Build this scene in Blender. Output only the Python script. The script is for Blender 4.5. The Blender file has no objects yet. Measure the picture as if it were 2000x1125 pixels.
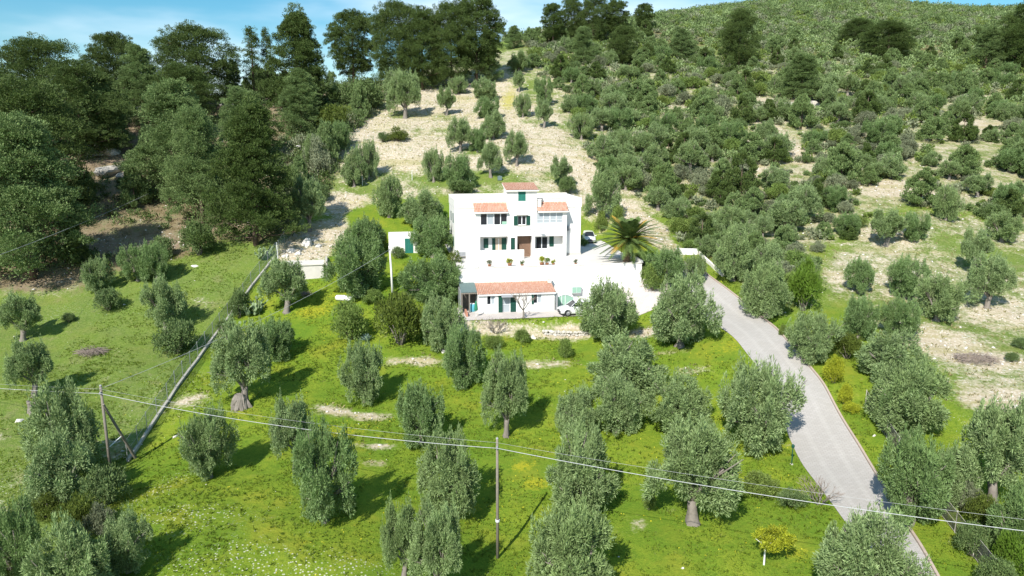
import bpy, bmesh, math, random
import numpy as np
from mathutils import Vector, Matrix
C = bpy.context.scene
COL = C.collection
R = math.radians
PI = math.pi
# ------------------------------------------------------------------ camera, sky, sun, exposure
F = 1400.0                      # focal length in pixels of the 2000 px wide photograph
PITCH = R(11.5)
cp, sp = math.cos(PITCH), math.sin(PITCH)
cam = bpy.data.cameras.new("camera")
cam.sensor_width = 36.0
cam.lens = 36.0 * F / 2000.0
cam.clip_end = 4000
camo = bpy.data.objects.new("camera", cam)
COL.objects.link(camo)
camo.location = (0, 0, 0)
camo.rotation_euler = (PI / 2 - PITCH, 0, 0)
C.camera = camo
SUN_EL, SUN_AZ = R(42), R(24)   # sun behind the camera, a little to its left
sd = Vector((-math.sin(SUN_AZ) * math.cos(SUN_EL), -math.cos(SUN_AZ) * math.cos(SUN_EL), math.sin(SUN_EL)))
sl = bpy.data.lights.new("sun", 'SUN')
sl.energy = 4.6
sl.angle = R(0.53)
sl.color = (1.0, 0.955, 0.88)
so = bpy.data.objects.new("sun", sl)
COL.objects.link(so)
so.location = sd * 200
so.rotation_euler = (-sd).to_track_quat('-Z', 'Y').to_euler()
W_ = bpy.data.worlds.new("World")
C.world = W_
W_.use_nodes = True
C.view_settings.view_transform = 'Standard'
C.view_settings.look = 'None'
C.view_settings.gamma = 1.0
C.view_settings.exposure = 0.62
try:
    C.cycles.max_bounces = 6
    C.cycles.transparent_max_bounces = 8
    C.cycles.use_denoising = True
except Exception:
    pass


class NT:
    """small helper that adds and wires shader nodes"""
    def __init__(s, tree):
        s.t = tree
        s.t.nodes.clear()

    def n(s, typ, ins=None, **props):
        nd = s.t.nodes.new(typ)
        for k, v in props.items():
            setattr(nd, k, v)
        for k, v in (ins or {}).items():
            sock = nd.inputs[k]
            if isinstance(v, bpy.types.NodeSocket):
                s.t.links.new(v, sock)
            else:
                sock.default_value = v
        return nd

    def noise(s, vec, scale, detail=4, rough=.55, out='Fac'):
        nd = s.n('ShaderNodeTexNoise', {'Scale': scale, 'Detail': detail, 'Roughness': rough})
        if vec is not None:
            s.t.links.new(vec, nd.inputs['Vector'])
        return nd.outputs[out]

    def ramp(s, fac, stops):
        nd = s.n('ShaderNodeValToRGB', {'Fac': fac})
        e = nd.color_ramp.elements
        while len(e) < len(stops):
            e.new(.5)
        for el, (p, c) in zip(e, stops):
            el.position = p
            el.color = c if len(c) == 4 else (*c, 1)
        return nd.outputs['Color']

    def mix(s, fac, a, b, blend='MIX'):
        nd = s.n('ShaderNodeMix', data_type='RGBA', blend_type=blend)
        for i, v in ((0, fac), (6, a), (7, b)):
            if isinstance(v, bpy.types.NodeSocket):
                s.t.links.new(v, nd.inputs[i])
            else:
                nd.inputs[i].default_value = v if i == 0 or len(v) == 4 else (*v, 1)
        return nd.outputs[2]

    def math(s, op, a, b=0.0, clamp=False):
        nd = s.n('ShaderNodeMath', operation=op, use_clamp=clamp)
        for i, v in ((0, a), (1, b)):
            if isinstance(v, bpy.types.NodeSocket):
                s.t.links.new(v, nd.inputs[i])
            else:
                nd.inputs[i].default_value = v
        return nd.outputs[0]

    def smooth(s, v, lo, hi):
        nd = s.n('ShaderNodeMapRange', {'From Min': lo, 'From Max': hi}, interpolation_type='SMOOTHSTEP')
        s.t.links.new(v, nd.inputs['Value'])
        return nd.outputs['Result']


# sky: Nishita with thin high cloud wisps
w = NT(W_.node_tree)
sky = w.n('ShaderNodeTexSky', sky_type='NISHITA', sun_disc=False, sun_elevation=SUN_EL,
          sun_rotation=PI + SUN_AZ, altitude=100, air_density=1.0, dust_density=0.35, ozone_density=1.6)
tc = w.n('ShaderNodeTexCoord')
mp = w.n('ShaderNodeMapping', {'Vector': tc.outputs['Generated'], 'Scale': (2.2, 2.2, 8.5), 'Rotation': (0, R(-14), 0), 'Location': (.35, 0, .2)})
wv = w.noise(mp.outputs[0], 1.1, 5, .5)
cl = w.smooth(wv, .43, .72)
cl = w.math('ADD', w.math('MULTIPLY', cl, .62), .0)
hs = w.n('ShaderNodeHueSaturation', {'Hue': .482, 'Saturation': 1.5, 'Value': .92, 'Color': sky.outputs[0]})
skc = w.mix(cl, hs.outputs[0], (9.0, 9.6, 10.2))
bg = w.n('ShaderNodeBackground', {'Color': skc, 'Strength': 0.095})
w.n('ShaderNodeOutputWorld', {'Surface': bg.outputs[0]})

# ------------------------------------------------------------------ survey helpers
def ray(u, v):
    a, b = (u - 1000) / F, (562.5 - v) / F
    return np.array([a, cp + b * sp, -sp + b * cp])

def atD(u, v, D):
    r = ray(u, v)
    return r * (D / r[1])

def depth(p):
    return p[1] * cp - p[2] * sp

def project(x, y, z):
    d = y * cp - z * sp
    return 1000 + F * x / d, 562.5 - F * (y * sp + z * cp) / d

TH = R(9.5)                     # the villa is turned by this much
O = np.array([0.0, 95.755, -15.0])
E1 = np.array([math.cos(TH), math.sin(TH), 0])
E2 = np.array([-math.sin(TH), math.cos(TH), 0])

def L(s, t, z):
    return O + E1 * s + E2 * t + np.array([0, 0, z])

def to_st(x, y):
    dx, dy = x - O[0], y - O[1]
    return dx * E1[0] + dy * E1[1], dx * E2[0] + dy * E2[1]

# ------------------------------------------------------------------ terrain heights
ANCH = [atD(*a) for a in [
    (1000, 1125, 38.5), (972, 1090, 42), (987, 850, 58), (1000, 690, 75), (700, 1125, 38), (400, 1125, 37), (100, 1125, 38),
    (1300, 1125, 38.5), (985, 130, 200), (870, 225, 160), (1010, 323, 130), (690, 270, 143), (640, 420, 112), (785, 495, 100),
    (600, 500, 97), (540, 480, 99), (765, 573, 87), (560, 610, 83), (475, 790, 62), (720, 785, 64), (270, 890, 55), (430, 640, 80),
    (100, 860, 57), (45, 665, 76), (65, 790, 62), (330, 690, 74), (300, 545, 90), (90, 540, 91), (480, 490, 98), (400, 450, 105),
    (200, 400, 113), (220, 300, 132), (450, 200, 165), (330, 215, 155), (100, 200, 155), (600, 190, 172), (850, 165, 185),
    (0, 380, 113), (1400, 660, 73), (1500, 600, 81), (1600, 870, 54.5), (1790, 1125, 38), (1390, 550, 88), (1290, 490, 100),
    (1250, 420, 119), (1140, 330, 132), (1100, 215, 165), (1900, 610, 80), (1900, 800, 58), (1980, 1000, 44), (1750, 430, 108),
    (1550, 450, 107), (1950, 450, 107), (1500, 300, 142), (1800, 320, 135), (1350, 250, 157), (1550, 195, 180), (1850, 215, 175),
    (1300, 120, 220), (1600, 100, 240), (1900, 120, 230), (1150, 90, 235), (1290, 45, 275), (1400, 22, 320), (1500, 8, 350),
    (1620, -4, 365), (1750, 9, 355), (1850, 24, 330), (2000, 24, 325), (1000, 78, 255), (1255, 562, 88.5), (1240, 625, 83)]]
ANCH += [np.array(p, float) for p in [
    (0, 25, -29), (-30, 22, -30), (35, 22, -27), (0, 330, 36), (-60, 240, 12), (-130, 220, 5), (-140, 130, -2), (-120, 60, -23), (-60, 30, -28),
    (70, 30, -25), (110, 60, -21), (140, 110, -9), (190, 190, 14), (300, 300, 50), (120, 430, 62), (40, 430, 40),
    (240, 430, 60), (-100, 350, 10), (-220, 220, 0), (-220, 100, -8), (150, 560, 48), (0, 560, 30), (300, 560, 45), (-200, 560, 5)]]
ANCH = np.array(ANCH)
SC = 60.0
_P = ANCH[:, :2] / SC
def _phi(r2):
    return .5 * r2 * np.log(r2 + 1e-12)
_n = len(_P)
_K = _phi(((_P[:, None] - _P[None]) ** 2).sum(-1)) + np.eye(_n) * 0.004
_T = np.hstack([np.ones((_n, 1)), _P])
_A = np.vstack([np.hstack([_K, _T]), np.hstack([_T.T, np.zeros((3, 3))])])
_w = np.linalg.solve(_A, np.concatenate([ANCH[:, 2], np.zeros(3)]))

def H0(x, y):
    x = np.atleast_1d(np.asarray(x, float))
    y = np.atleast_1d(np.asarray(y, float))
    out = np.empty(x.shape)
    f, g, o = x.ravel(), y.ravel(), out.ravel()
    for i in range(0, len(f), 20000):
        q = np.stack([np.clip(f[i:i + 20000], -230, 310), np.clip(g[i:i + 20000], 15, 570)], -1) / SC
        k = _phi(((q[:, None] - _P[None]) ** 2).sum(-1))
        o[i:i + 20000] = k @ _w[:_n] + _w[_n] + q @ _w[_n + 1:]
    return out

def sstep(a, b, v):
    k = np.clip((v - a) / (b - a), 0, 1)
    return k * k * (3 - 2 * k)

def vnoise(x, y, f, seed=0):
    """cheap smooth noise in -1..1"""
    r = np.random.RandomState(seed)
    out = 0
    for k in range(5):
        a = r.uniform(0, 2 * PI)
        fr = f * r.uniform(.6, 1.6)
        out = out + np.sin((x * math.cos(a) + y * math.sin(a)) * fr + r.uniform(0, 6.28) + 1.3 * np.sin((y * math.cos(a) - x * math.sin(a)) * fr * .7 + r.uniform(0, 6)))
    return out / 3.2

def H(x, y):
    x = np.atleast_1d(np.asarray(x, float))
    y = np.atleast_1d(np.asarray(y, float))
    z = H0(x, y)
    z = z + .10 * vnoise(x, y, .55, 3) + .28 * vnoise(x, y, .16, 4) * sstep(60, 110, y)
    s, t = to_st(x, y)
    # lower yard in front of the garage
    d = np.maximum(np.maximum(-9.5 - s, s - 7.5), np.maximum(-15.0 - t, t + 7.0))
    k = 1 - sstep(0, 1, d / (1.6 + 3.0 * (t > -14)))
    z = z * (1 - k) + (-20.14) * k
    # the terrace round the villa: ground is cut away under it, and levelled round it
    d = np.maximum(np.maximum(-8.2 - s, s - 16.5), np.maximum(-7.6 - t, t - 16))
    k = 1 - sstep(0, 3.5, d)
    hi = np.maximum(z - (-15.42), 0)
    z = z - hi * k
    return z

def W(u, v, d0=25, d1=420):
    """the point of the ground seen at a pixel of the photograph"""
    r = ray(u, v)
    D = np.linspace(d0, d1, 900)
    z = H(r[0] / r[1] * D, D)
    below = D * r[2] / r[1] - z
    i = int(np.argmax(below < 0))
    if not below[i] < 0:
        i = len(D) - 1
    if i > 0:
        f = min(1.0, max(0.0, below[i - 1] / (below[i - 1] - below[i] + 1e-9)))
        d = D[i - 1] + f * (D[i] - D[i - 1])
    else:
        d = D[0]
    x, y = r[0] / r[1] * d, d
    return np.array([x, y, float(H(x, y)[0])])

# ------------------------------------------------------------------ objects helpers
def link(o, parent=None):
    COL.objects.link(o)
    if parent is not None:
        o.parent = parent
    return o

def tag(o, label=None, cat=None, group=None, kind=None):
    if label: o['label'] = label
    if cat: o['category'] = cat
    if group: o['group'] = group
    if kind: o['kind'] = kind
    return o

def empty(name, loc=(0, 0, 0), rz=0.0):
    o = bpy.data.objects.new(name, None)
    o.empty_display_size = .3
    o.location = [float(c) for c in loc]
    o.rotation_euler = (0, 0, rz)
    return link(o)

def np_mesh(name, V, Fc, mats, midx=None, smooth=False):
    """mesh from numpy: V (n,3), Fc (m,k) faces that all have k corners"""
    V = np.asarray(V, np.float32)
    Fc = np.asarray(Fc, np.int32)
    me = bpy.data.meshes.new(name)
    m, k = Fc.shape
    me.vertices.add(len(V))
    me.vertices.foreach_set('co', V.ravel())
    me.loops.add(m * k)
    me.loops.foreach_set('vertex_index', Fc.ravel())
    me.polygons.add(m)
    me.polygons.foreach_set('loop_start', np.arange(m, dtype=np.int32) * k)
    me.polygons.foreach_set('loop_total', np.full(m, k, np.int32))
    for mt in (mats if isinstance(mats, (list, tuple)) else [mats]):
        me.materials.append(mt)
    if midx is not None:
        me.polygons.foreach_set('material_index', np.asarray(midx, np.int32))
    me.update(calc_edges=True)
    if smooth:
        me.polygons.foreach_set('use_smooth', np.ones(m, bool))
    return me

class MB:
    """collects boxes, prisms, tubes, sheets; build() links them as one mesh object"""
    def __init__(s):
        s.v, s.f, s.m = [], [], []

    def add(s, vs, fs, mi=0):
        o = len(s.v)
        s.v += [tuple(float(c) for c in p) for p in vs]
        s.f += [tuple(i + o for i in f) for f in fs]
        s.m += [mi] * len(fs)
        return s

    def box(s, x0, x1, y0, y1, z0, z1, mi=0):
        vs = [(x, y, z) for z in (z0, z1) for y in (y0, y1) for x in (x0, x1)]
        return s.add(vs, [(0, 2, 3, 1), (4, 5, 7, 6), (0, 1, 5, 4), (2, 6, 7, 3), (0, 4, 6, 2), (1, 3, 7, 5)], mi)

    def hexa(s, p8, mi=0):
        return s.add(p8, [(0, 3, 2, 1), (4, 5, 6, 7), (0, 1, 5, 4), (1, 2, 6, 5), (2, 3, 7, 6), (3, 0, 4, 7)], mi)

    def prism(s, poly, z0, z1, mi=0):
        n = len(poly)
        vs = [(p[0], p[1], z0) for p in poly] + [(p[0], p[1], z1) for p in poly]
        fs = [tuple(range(n - 1, -1, -1)), tuple(range(n, 2 * n))] + [(i, (i + 1) % n, n + (i + 1) % n, n + i) for i in range(n)]
        return s.add(vs, fs, mi)

    def tube(s, pts, rad, n=7, mi=0, caps=True, jit=0.0, rng=None):
        pts = [Vector([float(c) for c in p]) for p in pts]
        if not hasattr(rad, '__len__'):
            rad = [rad] * len(pts)
        rings = []
        for i, p in enumerate(pts):
            t = (pts[min(i + 1, len(pts) - 1)] - pts[max(i - 1, 0)]).normalized()
            a = t.cross(Vector((0, 0, 1)))
            if a.length < .05:
                a = t.cross(Vector((1, 0, 0)))
            a.normalize()
            b = t.cross(a).normalized()
            if i and (rings[-1][1].dot(a) < 0):
                a, b = -a, -b
            rr = []
            for k in range(n):
                q = 2 * PI * k / n
                r = rad[i] * (1 + (jit * (rng.random() - .5) * 2 if jit else 0))
                rr.append(p + a * math.cos(q) * r + b * math.sin(q) * r)
            rings.append((rr, a))
        vs = [q for rr, _ in rings for q in rr]
        fs = []
        for i in range(len(pts) - 1):
            for k in range(n):
                fs.append((i * n + k, i * n + (k + 1) % n, (i + 1) * n + (k + 1) % n, (i + 1) * n + k))
        if caps:
            fs += [tuple(range(n - 1, -1, -1)), tuple(range((len(pts) - 1) * n, len(pts) * n))]
        return s.add(vs, fs, mi)

    def lathe(s, prof, c=(0, 0, 0), n=12, mi=0):
        vs, fs = [], []
        for r, z in prof:
            for k in range(n):
                q = 2 * PI * k / n
                vs.append((c[0] + r * math.cos(q), c[1] + r * math.sin(q), c[2] + z))
        for i in range(len(prof) - 1):
            for k in range(n):
                fs.append((i * n + k, i * n + (k + 1) % n, (i + 1) * n + (k + 1) % n, (i + 1) * n + k))
        fs += [tuple(range(n - 1, -1, -1)), tuple(range((len(prof) - 1) * n, len(prof) * n))]
        return s.add(vs, fs, mi)

    def mesh(s, name, mats, smooth=False):
        me = bpy.data.meshes.new(name)
        me.from_pydata(s.v, [], s.f)
        for mt in (mats if isinstance(mats, (list, tuple)) else [mats]):
            me.materials.append(mt)
        if any(s.m):
            me.polygons.foreach_set('material_index', np.array(s.m, np.int32))
        if smooth:
            me.polygons.foreach_set('use_smooth', np.ones(len(s.f), bool))
        me.update()
        return me

    def build(s, name, mats, parent=None, smooth=False):
        return link(bpy.data.objects.new(name, s.mesh(name, mats, smooth)), parent)

# ------------------------------------------------------------------ materials
def mat(name):
    m = bpy.data.materials.new(name)
    m.use_nodes = True
    return m, NT(m.node_tree)

def finish(nt, color, rough=.8, bump=None, bs=.3, bd=.05, spec=.3, metal=0.0):
    ins = {'Roughness': rough, 'Metallic': metal, 'Specular IOR Level': spec}
    p = nt.n('ShaderNodeBsdfPrincipled', ins)
    if isinstance(color, bpy.types.NodeSocket):
        nt.t.links.new(color, p.inputs['Base Color'])
    else:
        p.inputs['Base Color'].default_value = (*color, 1)
    if bump is not None:
        b = nt.n('ShaderNodeBump', {'Height': bump, 'Strength': bs, 'Distance': bd})
        nt.t.links.new(b.outputs[0], p.inputs['Normal'])
    nt.n('ShaderNodeOutputMaterial', {'Surface': p.outputs[0]})
    return p

def simple(name, col, rough=.7, var=.12, scale=3.0, metal=0.0, spec=.3, bs=.2):
    m, nt = mat(name)
    g = nt.n('ShaderNodeNewGeometry').outputs['Position']
    nz = nt.noise(g, scale, 5, .6)
    c = nt.mix(nz, [c * (1 - var) for c in col], [min(1, c * (1 + var)) for c in col])
    finish(nt, c, rough, nz, bs, .02, spec, metal)
    return m

def stucco(name, col, stain):
    m, nt = mat(name)
    g = nt.n('ShaderNodeNewGeometry').outputs['Position']
    st = nt.n('ShaderNodeMapping', {'Vector': g, 'Scale': (1.3, 1.3, .25)})
    a = nt.smooth(nt.noise(st.outputs[0], 1.4, 6, .65), .46, .8)
    c = nt.mix(nt.math('MULTIPLY', a, .6), col, stain)
    finish(nt, c, .85, nt.noise(g, 18, 4, .6), .25, .02, .2)
    return m

M = {}
M['white'] = stucco('white_stucco', (.80, .79, .765), (.56, .535, .48))
M['whiteold'] = stucco('weathered_stucco', (.76, .73, .67), (.50, .46, .39))
M['scar'] = simple('weathered_shaded_rock', (.44, .41, .36), .9, .25, 1.2, bs=.6)
M['conc'] = simple('concrete', (.50, .47, .42), .9, .2, 2.0)
M['pale'] = simple('pale_stone', (.62, .59, .54), .9, .2, 1.5, bs=.5)
M['green'] = simple('green_paint', (.016, .075, .055), .45, .15)
M['teal'] = simple('teal_paint', (.03, .19, .15), .5, .15)
M['mint'] = simple('mint_paint', (.28, .46, .36), .5, .1)
M['dark'] = simple('dark_void', (.02, .02, .022), .8)
M['wood'] = simple('weathered_pole_wood', (.21, .185, .155), .9, .3, 4)
M['brown'] = simple('brown_stair', (.20, .125, .085), .8, .2)
M['frame'] = simple('white_metal', (.72, .74, .76), .4, .05)
M['grey'] = simple('grey_metal', (.30, .31, .32), .5, .1)
M['cable'] = simple('cable_sheath', (.45, .46, .47), .5, .05)
M['blackrubber'] = simple('tyre_rubber', (.02, .02, .02), .8)
M['curtain'] = simple('pale_curtain', (.52, .43, .33), .8, .1)
M['blueplastic'] = simple('blue_plastic', (.10, .38, .48), .5, .1)
M['fabgreen'] = simple('green_canvas', (.03, .20, .10), .7, .1)
M['terr'] = simple('terracotta_pot', (.42, .19, .10), .8, .15)
M['kerb'] = simple('kerb_stone', (.42, .34, .28), .9, .2, 3)
M['roofgreen'] = simple('faded_green_sheet', (.13, .185, .18), .6, .15)
M['red'] = simple('reddish_clay', (.46, .22, .15), .8, .2)

def glass_mat(name, col, rough=.12):
    m, nt = mat(name)
    finish(nt, col, rough, spec=.5)
    return m
M['glass'] = glass_mat('window_glass', (.018, .022, .028))
M['glasspale'] = glass_mat('window_with_blind', (.38, .42, .45), .3)

def carpaint():
    m, nt = mat('white_car_paint')
    p = finish(nt, (.80, .80, .80), .3, spec=.5)
    p.inputs['Coat Weight'].default_value = .6
    return m
M['car'] = carpaint()

def tile_mat():
    m, nt = mat('terracotta_tiles')
    g = nt.n('ShaderNodeNewGeometry')
    isl = g.outputs['Random Per Island']
    a = nt.noise(g.outputs['Position'], 2.5, 5, .7)
    b = nt.noise(g.outputs['Position'], 30, 2, .6)
    c = nt.mix(a, (.40, .185, .12), (.53, .30, .215))
    c = nt.mix(nt.math('MULTIPLY', isl, .55), c, (.60, .42, .33))
    c = nt.mix(nt.math('MULTIPLY', nt.smooth(b, .6, .75), .35), c, (.20, .13, .09))
    finish(nt, c, .85, b, .3, .02, .2)
    return m
M['tile'] = tile_mat()

def leaf(name, c1, c2, c3, trans=.3, rough=.55, objvar=.5, spec=.25):
    """foliage: colour varies from leaf to leaf and from plant to plant"""
    m, nt = mat(name)
    g = nt.n('ShaderNodeNewGeometry')
    isl = g.outputs['Random Per Island']
    ob = nt.n('ShaderNodeObjectInfo').outputs['Random']
    c = nt.mix(isl, c1, c2)
    c = nt.mix(nt.math('MULTIPLY', ob, objvar), c, c3)
    nz = nt.noise(g.outputs['Position'], .9, 3, .6)
    k = nt.n('ShaderNodeMapRange', {'From Min': .3, 'From Max': .7, 'To Min': .72, 'To Max': 1.28, 'Value': nz}).outputs[0]
    v = nt.n('ShaderNodeHueSaturation', {'Value': k, 'Color': c}).outputs[0]
    p = nt.n('ShaderNodeBsdfPrincipled', {'Base Color': v, 'Roughness': rough, 'Specular IOR Level': spec})
    tr = nt.n('ShaderNodeBsdfTranslucent', {'Color': v})
    mx = nt.n('ShaderNodeMixShader', {'Fac': trans, 1: p.outputs[0], 2: tr.outputs[0]})
    nt.n('ShaderNodeOutputMaterial', {'Surface': mx.outputs[0]})
    return m

M['olive'] = leaf('olive_leaves', (0.128, 0.198, 0.069), (0.342, 0.444, 0.205), (0.192, 0.270, 0.090), .20, .5)
M['olivegreen'] = leaf('fresh_olive_leaves', (0.102, 0.182, 0.049), (0.259, 0.365, 0.152), (0.148, 0.230, 0.075), .20, .5)
M['pine'] = leaf('pine_needles', (0.042, 0.078, 0.020), (0.132, 0.182, 0.049), (0.071, 0.119, 0.025), .18, .6)
M['pinebright'] = leaf('young_pine_needles', (0.094, 0.164, 0.054), (0.254, 0.337, 0.132), (0.144, 0.214, 0.064), .22, .6)
M['shrubgreen'] = leaf('bright_shrub_leaves', (0.097, 0.174, 0.037), (0.241, 0.336, 0.090), (0.184, 0.218, 0.041), .25)
M['shrubdark'] = leaf('dark_shrub_leaves', (0.069, 0.123, 0.044), (0.199, 0.268, 0.099), (0.111, 0.168, 0.044), .2)
M['shrubgrey'] = leaf('grey_shrub_leaves', (0.146, 0.178, 0.096), (0.340, 0.376, 0.234), (0.206, 0.231, 0.130), .2)
M['shrubbrown'] = leaf('brown_grey_twigs', (0.101, 0.111, 0.065), (0.226, 0.259, 0.156), (0.142, 0.170, 0.086), .1)
M['lime'] = leaf('lime_green_leaves', (0.083, 0.165, 0.015), (0.187, 0.297, 0.044), (0.110, 0.187, 0.022), .3)
M['yellow'] = leaf('yellow_blossom', (.20, .25, .02), (.50, .52, .04), (.34, .38, .03), .3, objvar=.3)
M['olivebrown'] = leaf('olive_brown_leaves', (0.060, 0.092, 0.016), (0.167, 0.215, 0.039), (0.096, 0.131, 0.019), .25)
M['palm'] = leaf('palm_fronds', (0.071, 0.112, 0.025), (0.162, 0.237, 0.075), (0.095, 0.138, 0.030), .15)
M['palmyellow'] = leaf('palm_heart', (.30, .20, .03), (.50, .33, .06), (.4, .26, .04), .15)
M['cactus'] = simple('cactus_pad', (.20, .27, .14), .7, .25, 3)
M['agave'] = simple('agave_leaf', (.18, .26, .24), .6, .15, 3)
M['bark'] = simple('olive_bark', (.215, .19, .165), .95, .35, 5, bs=.7)
M['pinebark'] = simple('pine_bark', (.12, .085, .065), .95, .35, 4, bs=.7)
M['twig'] = simple('bare_twigs', (.26, .21, .18), .9, .2)
M['palmbark'] = simple('palm_bark', (.19, .13, .085), .95, .35, 6, bs=.8)

# ------------------------------------------------------------------ the ground
def inpoly(x, y, poly):
    r = np.zeros(x.shape, bool)
    n = len(poly)
    for i in range(n):
        x0, y0 = poly[i][0], poly[i][1]
        x1, y1 = poly[(i + 1) % n][0], poly[(i + 1) % n][1]
        c = ((y0 > y) != (y1 > y))
        if y1 != y0:
            r ^= c & (x < (x1 - x0) * (y - y0) / (y1 - y0) + x0)
    return r

def distpoly(x, y, poly):
    d = np.full(x.shape, 1e9)
    n = len(poly)
    for i in range(n):
        ax, ay = poly[i][0], poly[i][1]
        bx, by = poly[(i + 1) % n][0], poly[(i + 1) % n][1]
        l2 = (bx - ax) ** 2 + (by - ay) ** 2 + 1e-9
        k = np.clip(((x - ax) * (bx - ax) + (y - ay) * (by - ay)) / l2, 0, 1)
        d = np.minimum(d, np.hypot(x - ax - k * (bx - ax), y - ay - k * (by - ay)))
    return d

def soft(x, y, pix, feather=2.0):
    poly = [W(*p) for p in pix]
    d = distpoly(x, y, poly)
    return sstep(-feather, feather, np.where(inpoly(x, y, poly), d, -d))

def axis(spec):
    out = [spec[0][0]]
    for a, b, st in spec:
        n = max(1, int(round((b - a) / st)))
        out += list(np.linspace(a, b, n + 1)[1:])
    return np.array(out)

gx = axis([(-900, -220, 40), (-220, -70, 2.5), (-70, -52, 1.0), (-52, 60, .55), (60, 85, 1.0), (85, 310, 2.5), (310, 1000, 45)])
gy = axis([(-60, 20, 8), (20, 115, .55), (115, 210, 1.1), (210, 400, 2.5), (400, 1400, 40)])
GX, GY = np.meshgrid(gx, gy)
GZ = H(GX, GY)
far = np.maximum(np.maximum(-230 - GX, GX - 310), np.maximum(GY - 570, 15 - GY))
GZ = GZ - np.maximum(far, 0) * .12
nx, ny = len(gx), len(gy)
idx = np.arange(nx * ny).reshape(ny, nx)
quads = np.stack([idx[:-1, :-1], idx[:-1, 1:], idx[1:, 1:], idx[1:, :-1]], -1).reshape(-1, 4)

FIELD = [(985, 122), (1003, 160), (1060, 205), (1100, 215), (1128, 290), (1160, 330), (1175, 372), (1130, 388), (880, 385), (790, 400), (720, 375), (655, 445),
         (628, 405), (655, 350), (690, 262), (752, 200), (800, 175), (860, 168), (960, 150)]
SLOPE = [(0, 100), (640, 150), (760, 190), (690, 262), (640, 390), (560, 450), (520, 478), (430, 472), (330, 500), (170, 545), (-200, 560), (-300, 300)]
FOREST = [(985, 68), (1130, 60), (1290, 45), (1400, 22), (1500, 8), (1620, -2), (1750, 9), (1850, 24), (2120, 24), (2600, 60), (2700, 520), (2150, 480), (1990, 450), (1900, 420), (1800, 405),
          (1700, 430), (1690, 455), (1600, 490), (1592, 600), (1530, 605), (1450, 560), (1385, 515), (1335, 480), (1300, 420), (1232, 385), (1190, 350), (1160, 320),
          (1128, 262), (1100, 190), (1045, 140), (1012, 112), (990, 90)]
DRYR = [(1590, 500), (1700, 430), (1800, 405), (1900, 420), (2150, 480), (2700, 520), (2900, 1500), (2300, 1300), (2000, 860), (1860, 760), (1760, 660), (1660, 600), (1600, 600)]
TRACK = [(1205, 395), (1240, 395), (1300, 440), (1335, 485), (1330, 505), (1290, 490), (1240, 450), (1215, 420)]

x, y = GX.ravel(), GY.ravel()
zone = np.zeros((len(x), 4), np.float32)       # dry stony | yellow flowers | white flowers | forest floor
dry = .72 * soft(x, y, FIELD, 3.0)
dry = np.maximum(dry, .95 * soft(x, y, TRACK, 1.2))
dry = np.maximum(dry, .50 * soft(x, y, DRYR, 4.0))
forest = soft(x, y, FOREST, 3.0)
slope = soft(x, y, SLOPE, 3.0)
dry = np.maximum(dry, (.46 - .2 * sstep(190, 240, y)) * forest)
dry = np.maximum(dry, .42 * slope)
dull = np.zeros(len(x))
up_ = sstep(112, 122, y) * (1 - sstep(222, 245, y))
dry = np.maximum(dry, .5 * up_)

def blob(arr, u, v, rx, ry, val, rot=0):
    """rx, ry in metres on the ground"""
    p = W(u, v)
    c, s_ = math.cos(R(rot)), math.sin(R(rot))
    dx, dy = x - p[0], y - p[1]
    q = ((dx * c + dy * s_) / rx) ** 2 + ((-dx * s_ + dy * c) / ry) ** 2
    arr += val * np.exp(-q * 1.2)

for b in [(720, 813, 3.2, .9, .85), (640, 798, 1.6, 1.2, .8), (735, 872, 2.4, .7, .85), (740, 905, 1.5, .7, .7), (815, 704, 4.2, 1.2, .75), (1065, 712, 4.5, 1.3, .7),
          (365, 785, 2.4, 2.0, .7), (455, 655, 2.5, 1.8, .6), (775, 655, 2, 1, .3), (600, 470, 5, 7, .9), (575, 500, 4.5, 3.5, .9), (640, 455, 4, 5, .8), (560, 520, 2.0, 2.2, .6),
          (1045, 655, 6, 1.0, .45), (1120, 655, 3, 2.0, .6), (1100, 650, 4, 1.2, .35), (960, 640, 3.5, 1.0, .6), (1260, 650, 3, 2, .9), (1350, 725, 2.5, 1.2, .5), (1300, 690, 3, 1.2, .4),
          (920, 720, 3, 1, .3), (1250, 1020, 1, .8, .5), (1230, 1040, 1.2, .6, .4), (1530, 870, 1, .7, .2), (1300, 1000, .8, .6, .3),
          (1880, 690, 7, 2.2, .8, -28), (1950, 790, 4, 3, .6), (1800, 650, 5, 2, .5, -28), (1740, 455, 5, 4, .4), (1960, 620, 6, 3, .3), (1650, 540, 5, 3, .2),
          (630, 520, 2, 1.5, .3), (0, 850, 2, 1.5, .5), (20, 1000, 3, 2.5, .45), (230, 880, 2.5, 2.5, .45), (60, 930, 2.5, 2, .4), (160, 640, 2.5, 2, .22), (390, 590, 3, 1.5, .4),
          (150, 820, 2.5, 2, .2), (240, 690, 3, 2.2, .2), (290, 770, 3, 2, .25), (190, 745, 3, 2, .2), (100, 560, 9, 3.5, .5), (350, 515, 4, 2, .3), (240, 480, 10, 4, .3), (420, 560, 2, 1.2, .25),
          (300, 480, 5, 2.4, .4), (1180, 400, 3, 6, .6), (1150, 330, 4, 6, .3), (885, 640, 2.5, 2.5, .7), (700, 235, 3, 6, .5), (690, 255, 2.5, 4.5, .6),
          (1510, 610, 1.2, 2.5, .4, 35), (1545, 200, 10, 3, .5), (1470, 335, 4, 3, .5), (1760, 370, 8, 4, .5), (1900, 245, 9, 3.5, .45), (1535, 280, 2.5, 14, .5), (450, 200, 5, 5, .6), (210, 290, 9, 9, .6),
          (565, 222, 8, 4, .5), (430, 440, 5, 3, .4), (690, 395, 6, 4, .6)]:
    blob(dry, *b)
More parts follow.
